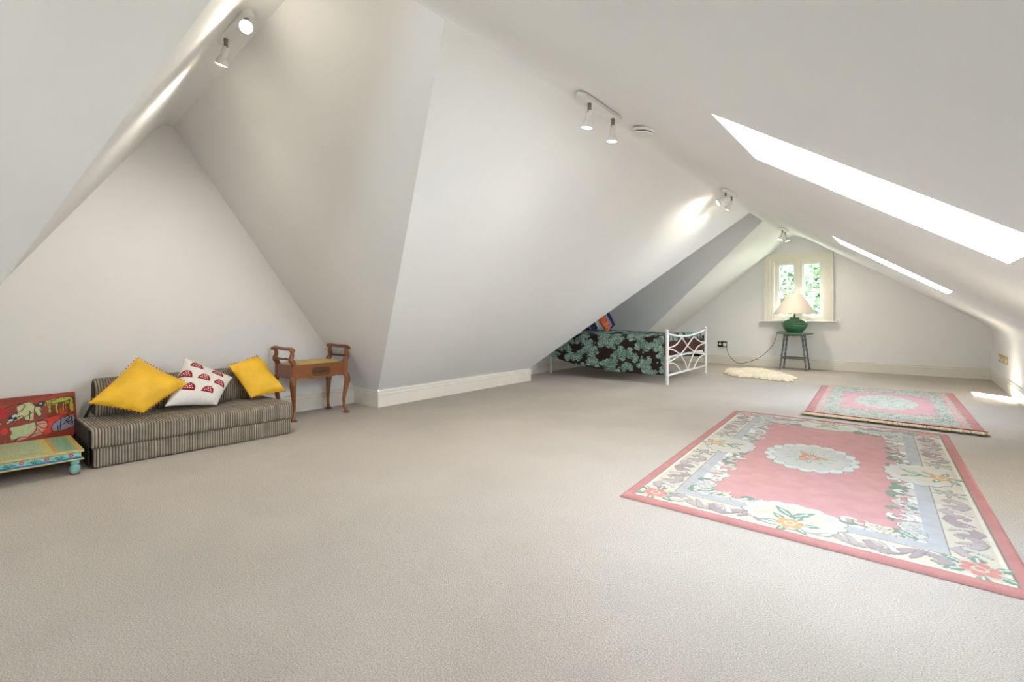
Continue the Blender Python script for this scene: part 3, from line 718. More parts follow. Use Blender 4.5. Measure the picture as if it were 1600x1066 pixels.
def pompoms(per, parent, step=.024):
    mb = MB(); acc = 0; last = per[0]; c0 = sum(per)/len(per)
    for p in per[1:]+[per[0]]:
        acc += np.linalg.norm(p-last); last = p
        if acc > step:
            acc = 0; d_ = (p-c0)/np.linalg.norm(p-c0); c = p+d_*.008
            r = .0075
            mb.add([c+np.array(k)*r for k in ((1, 0, 0), (-1, 0, 0), (0, 1, 0), (0, -1, 0), (0, 0, 1), (0, 0, -1))], [(0, 2, 4), (2, 1, 4), (1, 3, 4), (3, 0, 4), (2, 0, 5), (1, 2, 5), (3, 1, 5), (0, 3, 5)])
    o = mb.build('pompom_trim', M['pom'], parent, True); tag(o, kind='stuff')
c, per, nv = pillow('cushion', [(-5.03, .995, .447), (-4.92, 1.325, .335), (-5.02, 1.685, .528), (-5.23, 1.366, .765)], .20, M['yellow'],
       'mustard velvet pompom cushion at the left end of the sofa, tilted on its corner', 'cushion', 70, 'cushions on the corduroy sofa', wr=.008, seed=2)
pompoms(per, c)
Pw = Paint(.48, .44, .0022, (232, 228, 220))
def halfmoon(P, x, y, r=.072, a=0):
    P.poly([(x+math.cos(t+a)*r, y+math.sin(t+a)*r*1.15-.012) for t in np.linspace(0, PI, 20)], (150, 8, 20))
    for (dx, dy) in ((-.036, .010), (-.014, .010), (.008, .010), (.032, .010), (-.026, .026), (-.002, .028), (.02, .027), (-.012, .042), (.010, .043)):
        cx, cy = x+dx*math.cos(a)-dy*math.sin(a), y+dx*math.sin(a)+dy*math.cos(a); P.ell(cx, cy, .0052, .0052, (240, 232, 226))
for (x, y) in ((.13, .37), (.34, .365), (.06, .25), (.235, .25), (.40, .24), (.135, .125), (.32, .12)): halfmoon(Pw, x, y, .062, -.04)
c, per, nv = pillow('cushion', [(-5.0, 1.50, .352), (-4.95, 1.895, .315), (-5.10, 2.09, .535), (-5.261, 1.734, .74)], .18, M['attr_cloth'],
       'white cushion printed with red dotted half-moon shapes, between the two yellow cushions', 'cushion', 130, 'cushions on the corduroy sofa', Pw, .004, 5)
c, per, nv = pillow('cushion', [(-5.198, 2.095, .64), (-4.99, 2.215, .335), (-4.985, 2.55, .36), (-5.246, 2.389, .715)], .18, M['yellow'],
       'mustard velvet cushion at the right end of the sofa beside the wooden stool', 'cushion', 60, 'cushions on the corduroy sofa', wr=.008, seed=9)
pompoms(per, c)

# ---------------------------------------------------------------- canvas painting leaning on the wall
Pc = Paint(.86, .50, .003, (150, 52, 26))
def T(a, b_): return (.86-(832-a)/832*.44, .50-(b_-100)/600*.372)   # crop coordinates of the visible part
def pl(L_, col): Pc.poly([T(*p) for p in L_], col)
def st(L_, w, col=(18, 14, 12)): Pc.stroke([tuple(p)[:2] for p in bez([(*T(*p), 0) for p in L_], 5)], w, col)
pl([(0, 190), (830, 100), (832, 150), (0, 240)], (176, 62, 36))
pl([(460, 425), (660, 395), (640, 450), (560, 500), (520, 620), (440, 640)], (226, 58, 24)); pl([(0, 480), (40, 480), (60, 540), (0, 590)], (226, 54, 28))
pl([(620, 300), (720, 300), (720, 385), (640, 400)], (214, 84, 36)); pl([(0, 240), (60, 250), (60, 330), (0, 390)], (196, 24, 36))
pl([(165, 230), (240, 190), (330, 185), (360, 240), (340, 330), (335, 420), (260, 425), (215, 370), (150, 400), (45, 430), (60, 395), (130, 370), (170, 320)], (208, 206, 150))
pl([(350, 250), (420, 255), (430, 360), (400, 385), (350, 330)], (206, 204, 146))
pl([(480, 195), (640, 165), (780, 165), (805, 230), (800, 355), (760, 370), (740, 240), (715, 240), (700, 355), (680, 350), (675, 240), (625, 240), (625, 370), (595, 370), (590, 245), (545, 250), (545, 350), (510, 350), (505, 250), (470, 255)], (196, 196, 60))
pl([(70, 490), (350, 455), (350, 580), (90, 645), (75, 600), (100, 550)], (196, 206, 150))
pl([(360, 450), (460, 450), (490, 500), (470, 540), (420, 620), (300, 640), (130, 670), (180, 620), (320, 590)], (228, 158, 130))
pl([(530, 520), (600, 460), (700, 420), (800, 420), (815, 480), (800, 560), (680, 600), (545, 605)], (158, 152, 176))
pl([(70, 350), (110, 320), (160, 320), (150, 370), (90, 400), (60, 390)], (30, 28, 30)); pl([(105, 335), (150, 315), (160, 345), (115, 365)], (200, 214, 214)); pl([(70, 385), (120, 375), (100, 410), (60, 410)], (206, 214, 210))
pl([(370, 220), (440, 195), (475, 205), (440, 260), (390, 260)], (30, 28, 28)); pl([(400, 215), (440, 205), (430, 235)], (204, 210, 206)); pl([(0, 600), (18, 600), (20, 680), (0, 690)], (140, 190, 200))
st([(40, 230), (150, 195), (250, 210), (230, 260), (180, 300), (90, 330)], .006); st([(180, 185), (300, 180), (360, 240), (350, 290), (370, 350), (400, 385), (430, 360), (410, 290)], .006)
st([(120, 390), (210, 350), (240, 400), (260, 420), (290, 410), (300, 300)], .006); st([(210, 380), (250, 365), (330, 320)], .005); st([(50, 400), (100, 410), (160, 380)], .007)
st([(360, 240), (420, 195), (480, 200), (490, 250)], .006); st([(500, 230), (600, 235), (700, 225), (770, 205)], .006); st([(540, 210), (640, 165), (740, 155), (805, 190), (800, 260)], .006)
for a in (545, 625, 700, 755): st([(a, 240), (a-6, 300), (a+2, 360)], .006)
for _ in range(40): p = T(random.uniform(500, 800), random.uniform(170, 350)); Pc.ell(p[0], p[1], .0035, .0035, (30, 30, 14))
st([(60, 500), (90, 480)], .004); st([(350, 460), (420, 435), (480, 460), (490, 500)], .007); st([(355, 460), (360, 540), (320, 600), (260, 635), (180, 622), (120, 665)], .006)
st([(370, 480), (420, 540), (470, 545), (490, 510)], .005); st([(390, 480), (470, 490)], .005); st([(380, 560), (430, 610), (440, 570)], .005); st([(270, 640), (340, 610), (410, 600)], .005)
st([(530, 600), (540, 520), (620, 460), (650, 440)], .006); st([(650, 440), (635, 520), (630, 590)], .007); st([(600, 540), (600, 600)], .006); st([(680, 440), (730, 420), (740, 460), (700, 480), (730, 500), (770, 480), (760, 430)], .008)
st([(660, 530), (710, 505), (740, 540), (780, 500), (770, 560)], .006); st([(790, 430), (820, 470), (800, 560)], .006); Pc.ell(*T(218, 548), .003, .003, (20, 16, 14))
_h = Pc.nx//2; Pc.C[:, :_h] = Pc.C[::1, -_h:][:, ::-1]
cv = empty('canvas_painting', (-5.42, .57, 0), 'unframed canvas painting of outlined animals on red, leaning on the wall behind the low table', 'painting')
u = (Pc.x/Pc.w)[None, :, None]; v = (Pc.y/Pc.h)[:, None, None]
bl, br, tl, tr = (np.array(p) for p in ((-5.45, .15, .005), (-5.45, 1.02, .005), (-5.565, .145, .479), (-5.565, 1.012, .485)))
base = bl*(1-u)*(1-v)+br*u*(1-v)+tl*(1-u)*v+tr*u*v; cn = np.array([.49, 0, .13]); cn /= np.linalg.norm(cn)
link('painted_face', (base+cn*.001).reshape(-1, 3), gridF(Pc.ny, Pc.nx), M['attr_paint'], cv, colors=Pc.C.reshape(-1, 3))
mb = MB(); mb.add([bl, br, tr, tl, bl-cn*.02, br-cn*.02, tr-cn*.02, tl-cn*.02], [(0, 1, 2, 3), (7, 6, 5, 4), (0, 4, 5, 1), (1, 5, 6, 2), (2, 6, 7, 3), (3, 7, 4, 0)])
mb.build('canvas_edge', mat('raw canvas edge', (172, 60, 40), .8, noise=(30, .2)), cv)

# ---------------------------------------------------------------- low painted table
tb = empty('low_table', (-4.93, .45, 0), 'low turquoise hand-painted wooden table with floral apron and turned feet, in front of the canvas', 'table')
tc0 = np.array([-4.625, .893, 0]); ty = np.array([.055, .998, 0]); ty /= np.linalg.norm(ty); txv = np.array([-ty[1], ty[0], 0]); TL, TD = .92, .62
def tp(a, d_, z): return tc0-ty*a+txv*d_+np.array([0, 0, z])   # a: distance left from right end, d_: depth
Pt = Paint(TL, TD, .005, (170, 184, 140))
rgt = random.Random(4)
for i in range(260):
    x, y = rgt.uniform(.16, TL), rgt.uniform(.03, TD-.03); l = rgt.uniform(.02, .09)
    Pt.stroke([(x, y), (x+l, y+rgt.uniform(-.006, .006))], rgt.uniform(.004, .010), rgt.choice([(150, 168, 126), (190, 182, 130), (202, 172, 116), (146, 160, 140), (186, 120, 84), (128, 138, 96), (170, 190, 160)]))
for x0, x1, c in ((.0, .03, (206, 168, 84)), (.03, .13, (132, 168, 128)), (.13, .155, (198, 140, 72)), (.155, .20, (190, 186, 112))): Pt.rect(x0, x1, 0, TD, c)
for i in range(5): Pt.stroke([(.05+.01*i, .0), (.05+.012*i, TD)], .003, (104, 150, 108))
Pt.rect(0, TL, 0, .02, (196, 178, 110)); Pt.rect(0, TL, TD-.02, TD, (196, 178, 110)); Pt.rect(.48, .53, .02, TD-.02, (200, 168, 96))
def flat_paint(P, f, name, m, parent):
    X, Y = np.meshgrid(P.x, P.y); V = np.array([f(a, b_) for a, b_ in zip(X.ravel(), Y.ravel())]); return link(name, V, gridF(P.ny, P.nx), m, parent, colors=P.C.reshape(-1, 3))
mb = MB(); c = tp(TL/2, TD/2, .170); Rt = Matrix((Vector(txv), Vector(ty), Vector((0, 0, 1)))).transposed()
mb.rbox(c, (TD, TL, .018), .005, Rt); mb.rbox(tp(TL/2, TD/2, .110), (TD+.0, TL, .010), .004, Rt); mb.build('tabletop', mat('painted edge', (190, 176, 118), .55, noise=(20, .2)), tb)
flat_paint(Pt, lambda a, b_: tp(a*.985+.008, b_*.975+.008, .1797), 'painted_top', M['attr_wood'], tb)
mb = MB(); mb.box(tp(TL/2, TD/2, .138), (TD-.03, TL-.03, .048), Rt); mb.build('apron', M['turquoise'], tb)
Pa = Paint(TL-.03, .046, .0018, (150, 200, 190))
Pa.rect(0, TL, 0, .010, (40, 110, 170)); Pa.stroke([(x, .012+.003*math.sin(x*40)) for x in np.linspace(0, TL, 80)], .005, (70, 140, 190))
for i in range(9):
    x = .055+i*.125; y = .030
    for k in range(6): Pa.ell(x+.009*math.cos(k*PI/3), y+.008*math.sin(k*PI/3), .0048, .0045, (214, 70, 62))
    Pa.ell(x, y, .003, .003, (240, 200, 150))
    x += .0625
    for s_ in (-1, 1):
        for k in range(3): Pa.stroke([(x, .010), (x+s_*(.008+.008*k), .026-.004*k+.006), (x+s_*(.016+.011*k), .032-.007*k)], [.002, .005, .002], (34, 120, 92))
    Pa.stroke([(x, .008), (x, .040)], .0025, (60, 130, 110))
flat_paint(Pa, lambda a, b_: tp(a+.015, .0135, .115+b_), 'painted_apron', M['attr_wood'], tb)
lp = [(.0, 0), (.022, 0), (.024, .008), (.018, .010), (.026, .022), (.031, .04), (.029, .058), (.018, .07), (.024, .076), (.027, .085), (.027, .106)]
for a, d_ in ((.045, .045), (.045, TD-.045), (TL-.045, .045), (TL-.045, TD-.045)):
    q = tp(a, d_, 0); mb = MB(); mb.lathe([(max(r, .001), z) for r, z in lp], q, 20); lg = mb.build('leg', M['turquoise'], tb, 'auto')
    mb = MB(); mb.lathe([(.026, .0), (.028, .004), (.026, .009)], q, 20); mb.build('foot', M['maroon'], lg, True)

# ---------------------------------------------------------------- walnut piano stool
ps = empty('piano_stool', (-5.29, 3.02, 0), 'carved walnut piano stool with curved arms and gold fabric seat, beside the sofa', 'stool')
X0, X1, Y0, Y1 = -5.47, -5.125, 2.715, 3.325
def cab(x, y, sx_, sy_):
    o_ = .02
    pts = [(x, y, .47), (x+sx_*o_*.9, y+sy_*o_*.9, .43), (x+sx_*o_*1.1, y+sy_*o_*1.1, .38), (x+sx_*o_*.5, y+sy_*o_*.5, .29), (x-sx_*o_*.2, y-sy_*o_*.2, .18), (x-sx_*o_*.2, y-sy_*o_*.2, .10), (x+sx_*.005, y+sy_*.005, .05), (x+sx_*.014, y+sy_*.014, .018), (x+sx_*.014, y+sy_*.014, .001)]
    mb = MB(); B = bez(pts, 4); rs = np.interp(np.linspace(0, 1, len(B)), np.linspace(0, 1, 9), [.027, .034, .035, .027, .020, .016, .017, .026, .032])
    mb.tube(B, list(rs), 8, square=True); lg = mb.build('leg', M['wood'], ps, True)
    mb = MB(); mb.rbox((x+sx_*.014, y+sy_*.014, .009), (.058, .058, .017), .006); mb.build('foot', M['dark_wood'], lg)
for x, sx_ in ((X0, -1), (X1, 1)):
    for y, sy_ in ((Y0, -1), (Y1, 1)): cab(x, y, sx_, sy_)
# front & back aprons with scalloped foot, side aprons
def scal(L_):
    b_ = [(0, .445), (.09, .445), (.11, .455), (.13, .448), (.17, .440), (L_-.17, .440), (L_-.13, .448), (L_-.11, .455), (L_-.09, .445), (L_, .445)]
    return b_+[(L_, .585), (0, .585)]
for x in (X1+.004, X0-.020):
    mb = MB(); mb.prism([(a, z) for a, z in scal(Y1-Y0)], (x, Y0, 0), (0, 1, 0), (0, 0, 1), (.016, 0, 0)); mb.build('apron', M['wood'], ps)
for y in (Y0-.02, Y1+.004):
    mb = MB(); mb.prism([(0, .445), (.08, .452), (X1-X0-.08, .452), (X1-X0, .445), (X1-X0, .585), (0, .585)], (X0, y, 0), (1, 0, 0), (0, 0, 1), (0, .016, 0)); mb.build('apron', M['wood'], ps)
for x in (X0, X1):
    for y in (Y0, Y1): mb = MB(); mb.rbox((x, y, .525), (.05, .05, .125), .006); mb.build('corner_post', M['wood'], ps)
# carved panel
pc = MB(); yc = (Y0+Y1)/2+.0; hw, hh = .105, .043
octo = [(-hw, -hh*.5), (-hw+.025, -hh), (hw-.025, -hh), (hw, -hh*.5), (hw, hh*.5), (hw-.025, hh), (-hw+.025, hh), (-hw, hh*.5)]
pc.prism(octo, (X1+.020, yc, .512), (0, 1, 0), (0, 0, 1), (.004, 0, 0)); cp = pc.build('carved_panel', M['dark_wood'], ps)
mb = MB()
mb.tube([(X1+.025, yc+a, .512+b_) for a, b_ in octo+[octo[0]]], .004, 6)
for s_ in (-1, 1):
    for k in range(4):
        y0 = yc+s_*(.018+k*.02); mb.tube(bez([(X1+.026, y0, .497), (X1+.03, y0+s_*.012, .508), (X1+.028, y0+s_*.004, .524), (X1+.026, y0-s_*.008, .530)], 4), .0045, 6)
mb.lathe([(.001, 0), (.012, .002), (.009, .007), (.001, .009)], (X1+.022, yc, .512), 12, Matrix.Rotation(PI/2, 3, 'Y')); mb.build('carving', M['dark_wood'], cp, True)
# seat
mb = MB(); mb.rbox(((X0+X1)/2, yc, .590), (X1-X0+.05, Y1-Y0+.03, .016), .005); mb.build('seat_frame', M['wood'], ps)
n = 20; U, Vg = np.meshgrid(np.linspace(-1, 1, n), np.linspace(-1, 1, n))
zz = .597+.028*np.clip((1-U**4), 0, 1)**.5*np.clip(1-Vg**4, 0, 1)**.5
link('seat_pad', np.stack([(X0+X1)/2+U*(X1-X0-.03)/2, yc+Vg*(Y1-Y0-.07)/2, zz], -1).reshape(-1, 3), gridF(n, n), M['straw'], ps, True)
for y, s_ in ((Y0, -1), (Y1, 1)):
    posts = []
    for x in (X0, X1):
        mb = MB()
        B = bez([(x, y, .585), (x, y+s_*.012, .625), (x, y+s_*.034, .655), (x, y+s_*.022, .70), (x, y+s_*.020, .735), (x, y+s_*.03, .765)], 5)
        rs = list(np.interp(np.linspace(0, 1, len(B)), [0, .25, .5, .75, 1], [.030, .028, .026, .020, .022]))
        mb.tube(B, rs, 8, square=True)
        mb.build('arm_support', M['wood'], ps, True)
    mb = MB(); B = bez([(X0-.04, y+s_*.034, .768), (X0, y+s_*.028, .778), ((X0+X1)/2, y+s_*.022, .768), (X1, y+s_*.028, .770), (X1+.035, y+s_*.034, .757)], 5)
    mb.tube(B, [.017]*3+[.019]*(len(B)-6)+[.017]*3, 10)
    for x, zq in ((X0-.04, .768), (X1+.035, .757)): mb.lathe([(.001, -.02), (.018, -.02), (.020, 0), (.018, .02), (.001, .02)], (x, y+s_*.034, zq), 12, Matrix.Rotation(PI/2, 3, 'X'))
    mb.build('armrest', M['wood'], ps, True)
    mb = MB(); mb.rbox(((X0+X1)/2, y+s_*.03, .660), (X1-X0, .014, .024), .005); mb.build('arm_rail', M['dark_wood'], ps)

# ---------------------------------------------------------------- bed
bed = empty('single_bed', (-4.25, 8.82, 0), 'white tubular metal bed frame with arched lattice footboard, in the far alcove', 'bed')
XF = -3.05; YN, YFr = 7.85, 9.80; XH = -5.42
for y, h_ in ((YN, .885), (YFr, .885)):
    mb = MB(); mb.tube([(XF, y, 0), (XF, y, h_-.02)], .028, 14); mb.lathe([(.028, 0), (.032, .006), (.032, .014), (.022, .024), (.012, .034), (.001, .038)], (XF, y, h_-.024), 14); mb.build('post', M['white_metal'], bed, 'auto')
    mb = MB(); mb.tube([(XH, y+(.18 if y < 8 else 0), 0), (XH, y+(.18 if y < 8 else 0), .88)], .026, 14); mb.build('post', M['white_metal'], bed, 'auto')
SC = dict(T=[(7.851, .829), (8.095, .796), (8.398, .767), (8.785, .755), (9.129, .771), (9.495, .808), (9.805, .844)],
 A=[(7.87, .595), (8.095, .603), (8.305, .642), (8.524, .74)], B=[(8.524, .74), (8.785, .591), (9.058, .488), (9.346, .422), (9.805, .375)],
 C=[(7.87, .36), (8.184, .395), (8.492, .464), (8.785, .579), (9.129, .735)], D=[(9.129, .735), (9.346, .66), (9.571, .613), (9.785, .598)],
 E=[(7.87, .577), (8.095, .554), (8.305, .498), (8.492, .419), (8.685, .291), (8.801, .165)], F=[(8.818, .165), (8.989, .326), (9.2, .467), (9.42, .553), (9.79, .584)],
 G=[(7.87, .347), (8.154, .321), (8.336, .251), (8.46, .160)], H=[(9.129, .160), (9.309, .279), (9.533, .349), (9.79, .369)])
for k, L_ in SC.items():
    mb = MB(); mb.tube(bez([(XF, y, z) for y, z in L_], 5), .017 if k == 'T' else .011, 8); mb.build('top_rail' if k == 'T' else 'scroll_bar', M['white_metal'], bed, True)
mb = MB(); mb.tube([(XF, YN, .148), (XF, YFr, .150)], .018, 10); mb.build('bottom_rail', M['white_metal'], bed, True)
for y in (YN+.12, YFr-.1):
    mb = MB(); mb.rbox(((XF+XH)/2, y, .40), (XF-XH, .025, .045), .005); mb.build('side_rail', M['white_metal'], bed)
for zz in (.80, .45): mb = MB(); mb.tube([(XH, YN+.18, zz), (XH, YFr, zz)], .016, 10); mb.build('head_rail', M['white_metal'], bed, True)
for x in (-3.75, -4.7):
    mb = MB(); mb.tube([(x, 8.9, 0), (x, 8.9, .41)], .016, 10); mb.build('centre_leg', M['white_metal'], bed, True)
mb = MB(); mb.rbox(((XF+XH)/2, (YN+YFr)/2+.05, .435), (XF-XH-.05, YFr-YN-.2, .03), .01); mb.build('slatted_base', M['mattress'], bed)

mb = MB(); mb.rbox(((XF+XH)/2-.03, 8.86, .60), (XF-XH-.16, 1.72, .30), .05, n=4)
tag(mb.build('mattress', M['mattress'], smooth='auto'), 'thick white mattress on the white metal bed', 'mattress')
# pleated valance round the foot and sides
mb = MB(); path = []
x0, x1, y0, y1 = XH+.06, XF-.065, 7.96, 9.76
for a, b_ in (((x0, y0), (x1, y0)), ((x1, y0), (x1, y1)), ((x1, y1), (x0, y1))):
    n = int(math.dist(a, b_)/.018)
    for i in range(n):
        t = i/n; path.append((a[0]*(1-t)+b_[0]*t, a[1]*(1-t)+b_[1]*t))
G = []
for k, z in enumerate((.735, .70, .62, .55, .48, .455)):
    row = []
    for i, (x, y) in enumerate(path):
        w = .012*math.sin(i*1.3)*(.3+k*.18); cx, cy = -4.25, 8.86; d_ = math.hypot(x-cx, y-cy); row.append((x+(x-cx)/d_*w, y+(y-cy)/d_*w, z+(.012*math.sin(i*.21) if k == 5 else 0)))
    G.append(row)
tag(link('bed_valance', np.array(G).reshape(-1, 3), gridF(len(G), len(path)), M['brown_satin'], smooth=True), 'gathered brown satin cover round the mattress, seen through the footboard', 'valance')

# bedspread with pale green leaf damask on near-black
BX0, BX1 = -5.36, -3.085
sec = []   # cross-section length parameter -> (y, z), hem depends on x
Wb, Lb = BX1-BX0, 2.9
Pb = Paint(Wb, Lb, .0085, (34, 14, 12))
rgb_ = random.Random(21)
def sprig(x, y, a, s_=1):
    """one palmate leaf spray: lobed leaflets, each with its own dark outline and vein"""
    cols_ = [(142, 176, 160), (122, 156, 142), (160, 190, 175)]; dk = (44, 40, 36)
    for k in (-3, 3, -2, 2, -1, 1, 0):
        b_ = a+k*.5; l = (.155-.018*abs(k))*s_; c, s2 = math.cos(b_), math.sin(b_); cc = rgb_.choice(cols_)
        lob = [(x+c*l*q-s2*sd*wd_*s_, y+s2*l*q+c*sd*wd_*s_, sd, q) for q, wd_ in ((.5, .020), (.75, .022), (.97, .012)) for sd in (-1, 1)]
        for e in (1, 0):
            for lx, ly, sd, q in lob: Pb.ell(lx, ly, (.022+e*.006)*s_, (.012+e*.006)*s_, dk if e else cc, b_+sd*.8)
            Pb.stroke([(x+c*.01, y+s2*.01), (x+c*l*.6, y+s2*l*.6), (x+c*l*1.08, y+s2*l*1.08)], [(.010+e*.008)*s_, (.030+e*.010)*s_, (.008+e*.01)*s_], dk if e else cc)
        Pb.stroke([(x+c*l*.15, y+s2*l*.15), (x+c*l*.95, y+s2*l*.95)], .0085*s_, (74, 92, 82))
for i in range(11):
    for j in range(13):
        x = .05+i*.225+(.11 if j % 2 else 0)+rgb_.uniform(-.04, .04); y = .06+j*.232+rgb_.uniform(-.04, .04)
        a = PI/2+rgb_.uniform(-1.2, 1.2)+(PI if (i+j) % 3 == 0 else 0)
        sprig(x, y, a, rgb_.uniform(.85, 1.2))
        for k in range(2): Pb.ell(x+rgb_.uniform(-.1, .1), y+rgb_.uniform(-.1, .1), .018, .013, (134, 168, 152), rgb_.uniform(0, 3))
        if (i*3+j) % 5 == 0: Pb.ell(x, y, .024, .02, (106, 70, 58))
hem = lambda x: float(np.interp(x, [-5.45, -5.21, -4.75, -4.4, -3.9, -3.4, -3.0], [.42, .33, .225, .19, .155, .15, .165]))
V = []
for j, yy in enumerate(Pb.y):
    for i, xx in enumerate(Pb.x):
        x = BX0+xx; h0 = hem(x); ztop = .785+.022*math.sin(x*2.3+1)*.5; side = ztop-.05-h0
        s_ = yy/Lb
        if s_ < .24:
            t = s_/.24; z = h0+side*t; y = 7.805+.02*t+.010*math.sin(x*13+2*math.sin(x*5))*(1-t)+.006*math.sin(x*31)*(1-t)
        elif s_ < .29:
            a = (s_-.24)/.05*PI/2; y = 7.825+.11*(1-math.cos(a)); z = ztop-.05+.05*math.sin(a)
        elif s_ < .84:
            t = (s_-.29)/.55; y = 7.935+t*1.78; z = ztop+.02*math.sin(t*PI)+.007*math.sin(x*9+t*7)+.006*math.sin(x*17-t*19)
        elif s_ < .88:
            a = (s_-.84)/.04*PI/2; y = 9.715+.11*math.sin(a); z = ztop-.05+.05*math.cos(a)
        else:
            t = (s_-.88)/.12; y = 9.825+.03*t; z = ztop-.05-t*.42
        # foot end turns down over the mattress
        e = (x-(BX1-.05))/.05
        if e > 0 and .24 < s_ < .88: x = BX1-.05+.03*math.sin(min(e, 1)*PI/2)+.02*e*0; z -= .11*e**1.3+.01*math.sin(y*9)*e
        V.append((x, y, z))
tag(link('bedspread', V, gridF(Pb.ny, Pb.nx), M['attr_cloth'], smooth=True, colors=Pb.C.reshape(-1, 3)), 'near-black bedspread with a pale green leaf pattern draped over the bed', 'bedspread')

# pillows on the bed
Po = Paint(.5, .5, .004, (196, 84, 40))
for i in range(17):
    Po.stroke([(x, .03*i+.018*math.sin(x*14+i)) for x in np.linspace(0, .5, 24)], .009, rgb_.choice([(228, 122, 60), (214, 70, 40), (240, 178, 120), (120, 40, 24), (150, 62, 30), (232, 150, 60)]))
Pv = Paint(.5, .5, .004, (160, 160, 200))
for i in range(260): Pv.ell(rgb_.uniform(0, .5), rgb_.uniform(0, .5), .008, .014, rgb_.choice([(206, 180, 190), (104, 108, 168), (226, 214, 210), (200, 120, 120), (84, 86, 140)]), rgb_.uniform(0, 3))
grp = 'pillows at the head of the bed'
def bedp(name, c, w, h, lean, yaw, th, m, label, paint=None, roll=0, sd=0):
    c = np.array(c); R = Matrix.Rotation(yaw, 3, 'Z') @ Matrix.Rotation(-lean, 3, 'Y') @ Matrix.Rotation(roll, 3, 'X')
    q = [c+np.array(R @ Vector((0, a*w/2, b_*h/2))) for a, b_ in ((-1, -1), (1, -1), (1, 1), (-1, 1))]
    pillow(name, q, th, m, label, 'pillow', 36, grp, paint, .003, sd)
bedp('pillow', (-4.95, 9.42, 1.01), .60, .42, .45, .1, .13, M['navy'], 'navy pillow leaning at the back behind the orange cushion on the bed', None, .28, 1)
bedp('pillow', (-4.84, 9.12, 1.01), .50, .42, .5, .15, .12, M['attr_cloth'], 'lilac and white patterned pillow between the navy and orange ones on the bed', Pv, .3, 2)
bedp('pillow', (-4.72, 8.86, .985), .44, .40, .5, .2, .12, M['attr_cloth'], 'orange and red striped cushion propped at the front of the bed pillows', Po, .35, 3)
bedp('pillow', (-4.95, 8.38, .93), .40, .26, .6, -.1, .12, M['dark_cloth'], 'black pillow lowest and nearest the alcove slope on the bed', None, 0, 4)
bedp('pillow', (-4.86, 8.62, .955), .30, .30, .5, .1, .08, M['navy'], 'small dark blue cushion left of the orange cushion on the bed', None, .2, 6)

# ---------------------------------------------------------------- side table and lamp
TX, TY = -1.83, 11.60
stt = empty('side_table', (TX, TY, 0), 'round green-topped side table with carved grey splayed legs under the gable window', 'table')
mb = MB(); mb.lathe([(.001, .728), (.27, .728), (.325, .735), (.333, .745), (.328, .755), (.001, .758)], (TX, TY, 0), 40); mb.build('tabletop', M['green_top'], stt, 'auto')
mb = MB(); w = .165
for sx_, sy_, dx, dy in ((-1, -1, 1, 0), (-1, 1, 1, 0), (-1, -1, 0, 1), (1, -1, 0, 1)):
    n = 5; pts = [(0, .728)]
    for k in range(n*6+1):
        t = k/(n*6); pts.append((t*2*w, .69+.018*abs(math.cos(t*n*PI))-.01*math.sin(t*PI)))
    pts.append((2*w, .728)); mb.prism(pts, (TX+sx_*w, TY+sy_*w, 0), (dx, dy, 0), (0, 0, 1), (0, .012, 0) if dx else (.012, 0, 0))
mb.build('scalloped_apron', M['grey_carved'], stt)
for sx_ in (-1, 1):
    for sy_ in (-1, 1):
        n = 34; pts = []; rs = []
        for k in range(n+1):
            t = k/n; pts.append((TX+sx_*(.155+.08*t), TY+sy_*(.145+.075*t), .728-.727*t)); rs.append(.021-.006*t+.0035*math.sin(t*46))
        mb = MB(); mb.tube(pts, rs, 8, square=True); mb.build('leg', M['grey_carved'], stt, True)
zz = .24
mb = MB(); mb.tube([(TX-.205, TY-.195, zz), (TX+.205, TY-.195, zz)], .013, 8).tube([(TX-.205, TY+.19, zz), (TX+.205, TY+.19, zz)], .013, 8).tube([(TX-.205, TY-.195, zz+.01), (TX-.205, TY+.19, zz+.01)], .013, 8).tube([(TX+.205, TY-.195, zz+.01), (TX+.205, TY+.19, zz+.01)], .013, 8)
mb.build('stretcher', M['grey_carved'], stt, True)
lm = empty('table_lamp', (TX, TY, .758), 'green ribbed ceramic table lamp with wide cream cone shade, on the round side table', 'lamp')
pr = [(.001, .760), (.135, .760), (.140, .772), (.175, .81), (.212, .86), (.232, .91), (.236, .945), (.226, .975), (.19, 1.010), (.14, 1.032), (.095, 1.042), (.088, 1.048), (.096, 1.062), (.090, 1.072), (.001, 1.072)]
prs = []
for (r0, z0), (r1_, z1) in zip(pr[:-1], pr[1:]):
    k = max(1, int(math.hypot(r1_-r0, z1-z0)/.006)) if .14 <= r0 and r1_ >= .09 else 1
    for i in range(k): t = i/k; z = z0+(z1-z0)*t; prs.append((r0+(r1_-r0)*t+(.0025*math.sin(z*210) if k > 1 else 0), z))
prs.append(pr[-1])
mb = MB(); mb.lathe(prs, (TX, TY, 0), 48); mb.build('lamp_base', M['green_glaze'], lm, True)
mb = MB(); mb.tube([(TX, TY, 1.07), (TX, TY, 1.16)], .018, 12); mb.build('lamp_neck', M['grey_metal'], lm, True)
mb = MB(); mb.tube([(TX, TY, 1.16), (TX, TY, 1.22)], .017, 12); mb.lathe([(.014, 1.22), (.03, 1.25), (.033, 1.28), (.02, 1.31), (.001, 1.318)], (TX, TY, 0), 12); mb.build('lamp_bulb', M['white_plastic'], lm, True)
nn = 96; V = []
for r, z in ((.375, 1.145), (.377, 1.155), (.128, 1.548), (.124, 1.556), (.121, 1.553), (.370, 1.152), (.372, 1.143)):
    for j in range(nn):
        q = r*(1+.004*(j % 2)); V.append((TX+q*math.cos(2*PI*j/nn), TY+q*math.sin(2*PI*j/nn), z))
F = [(i*nn+j, i*nn+(j+1) % nn, (i+1)*nn+(j+1) % nn, (i+1)*nn+j) for i in range(6) for j in range(nn)]
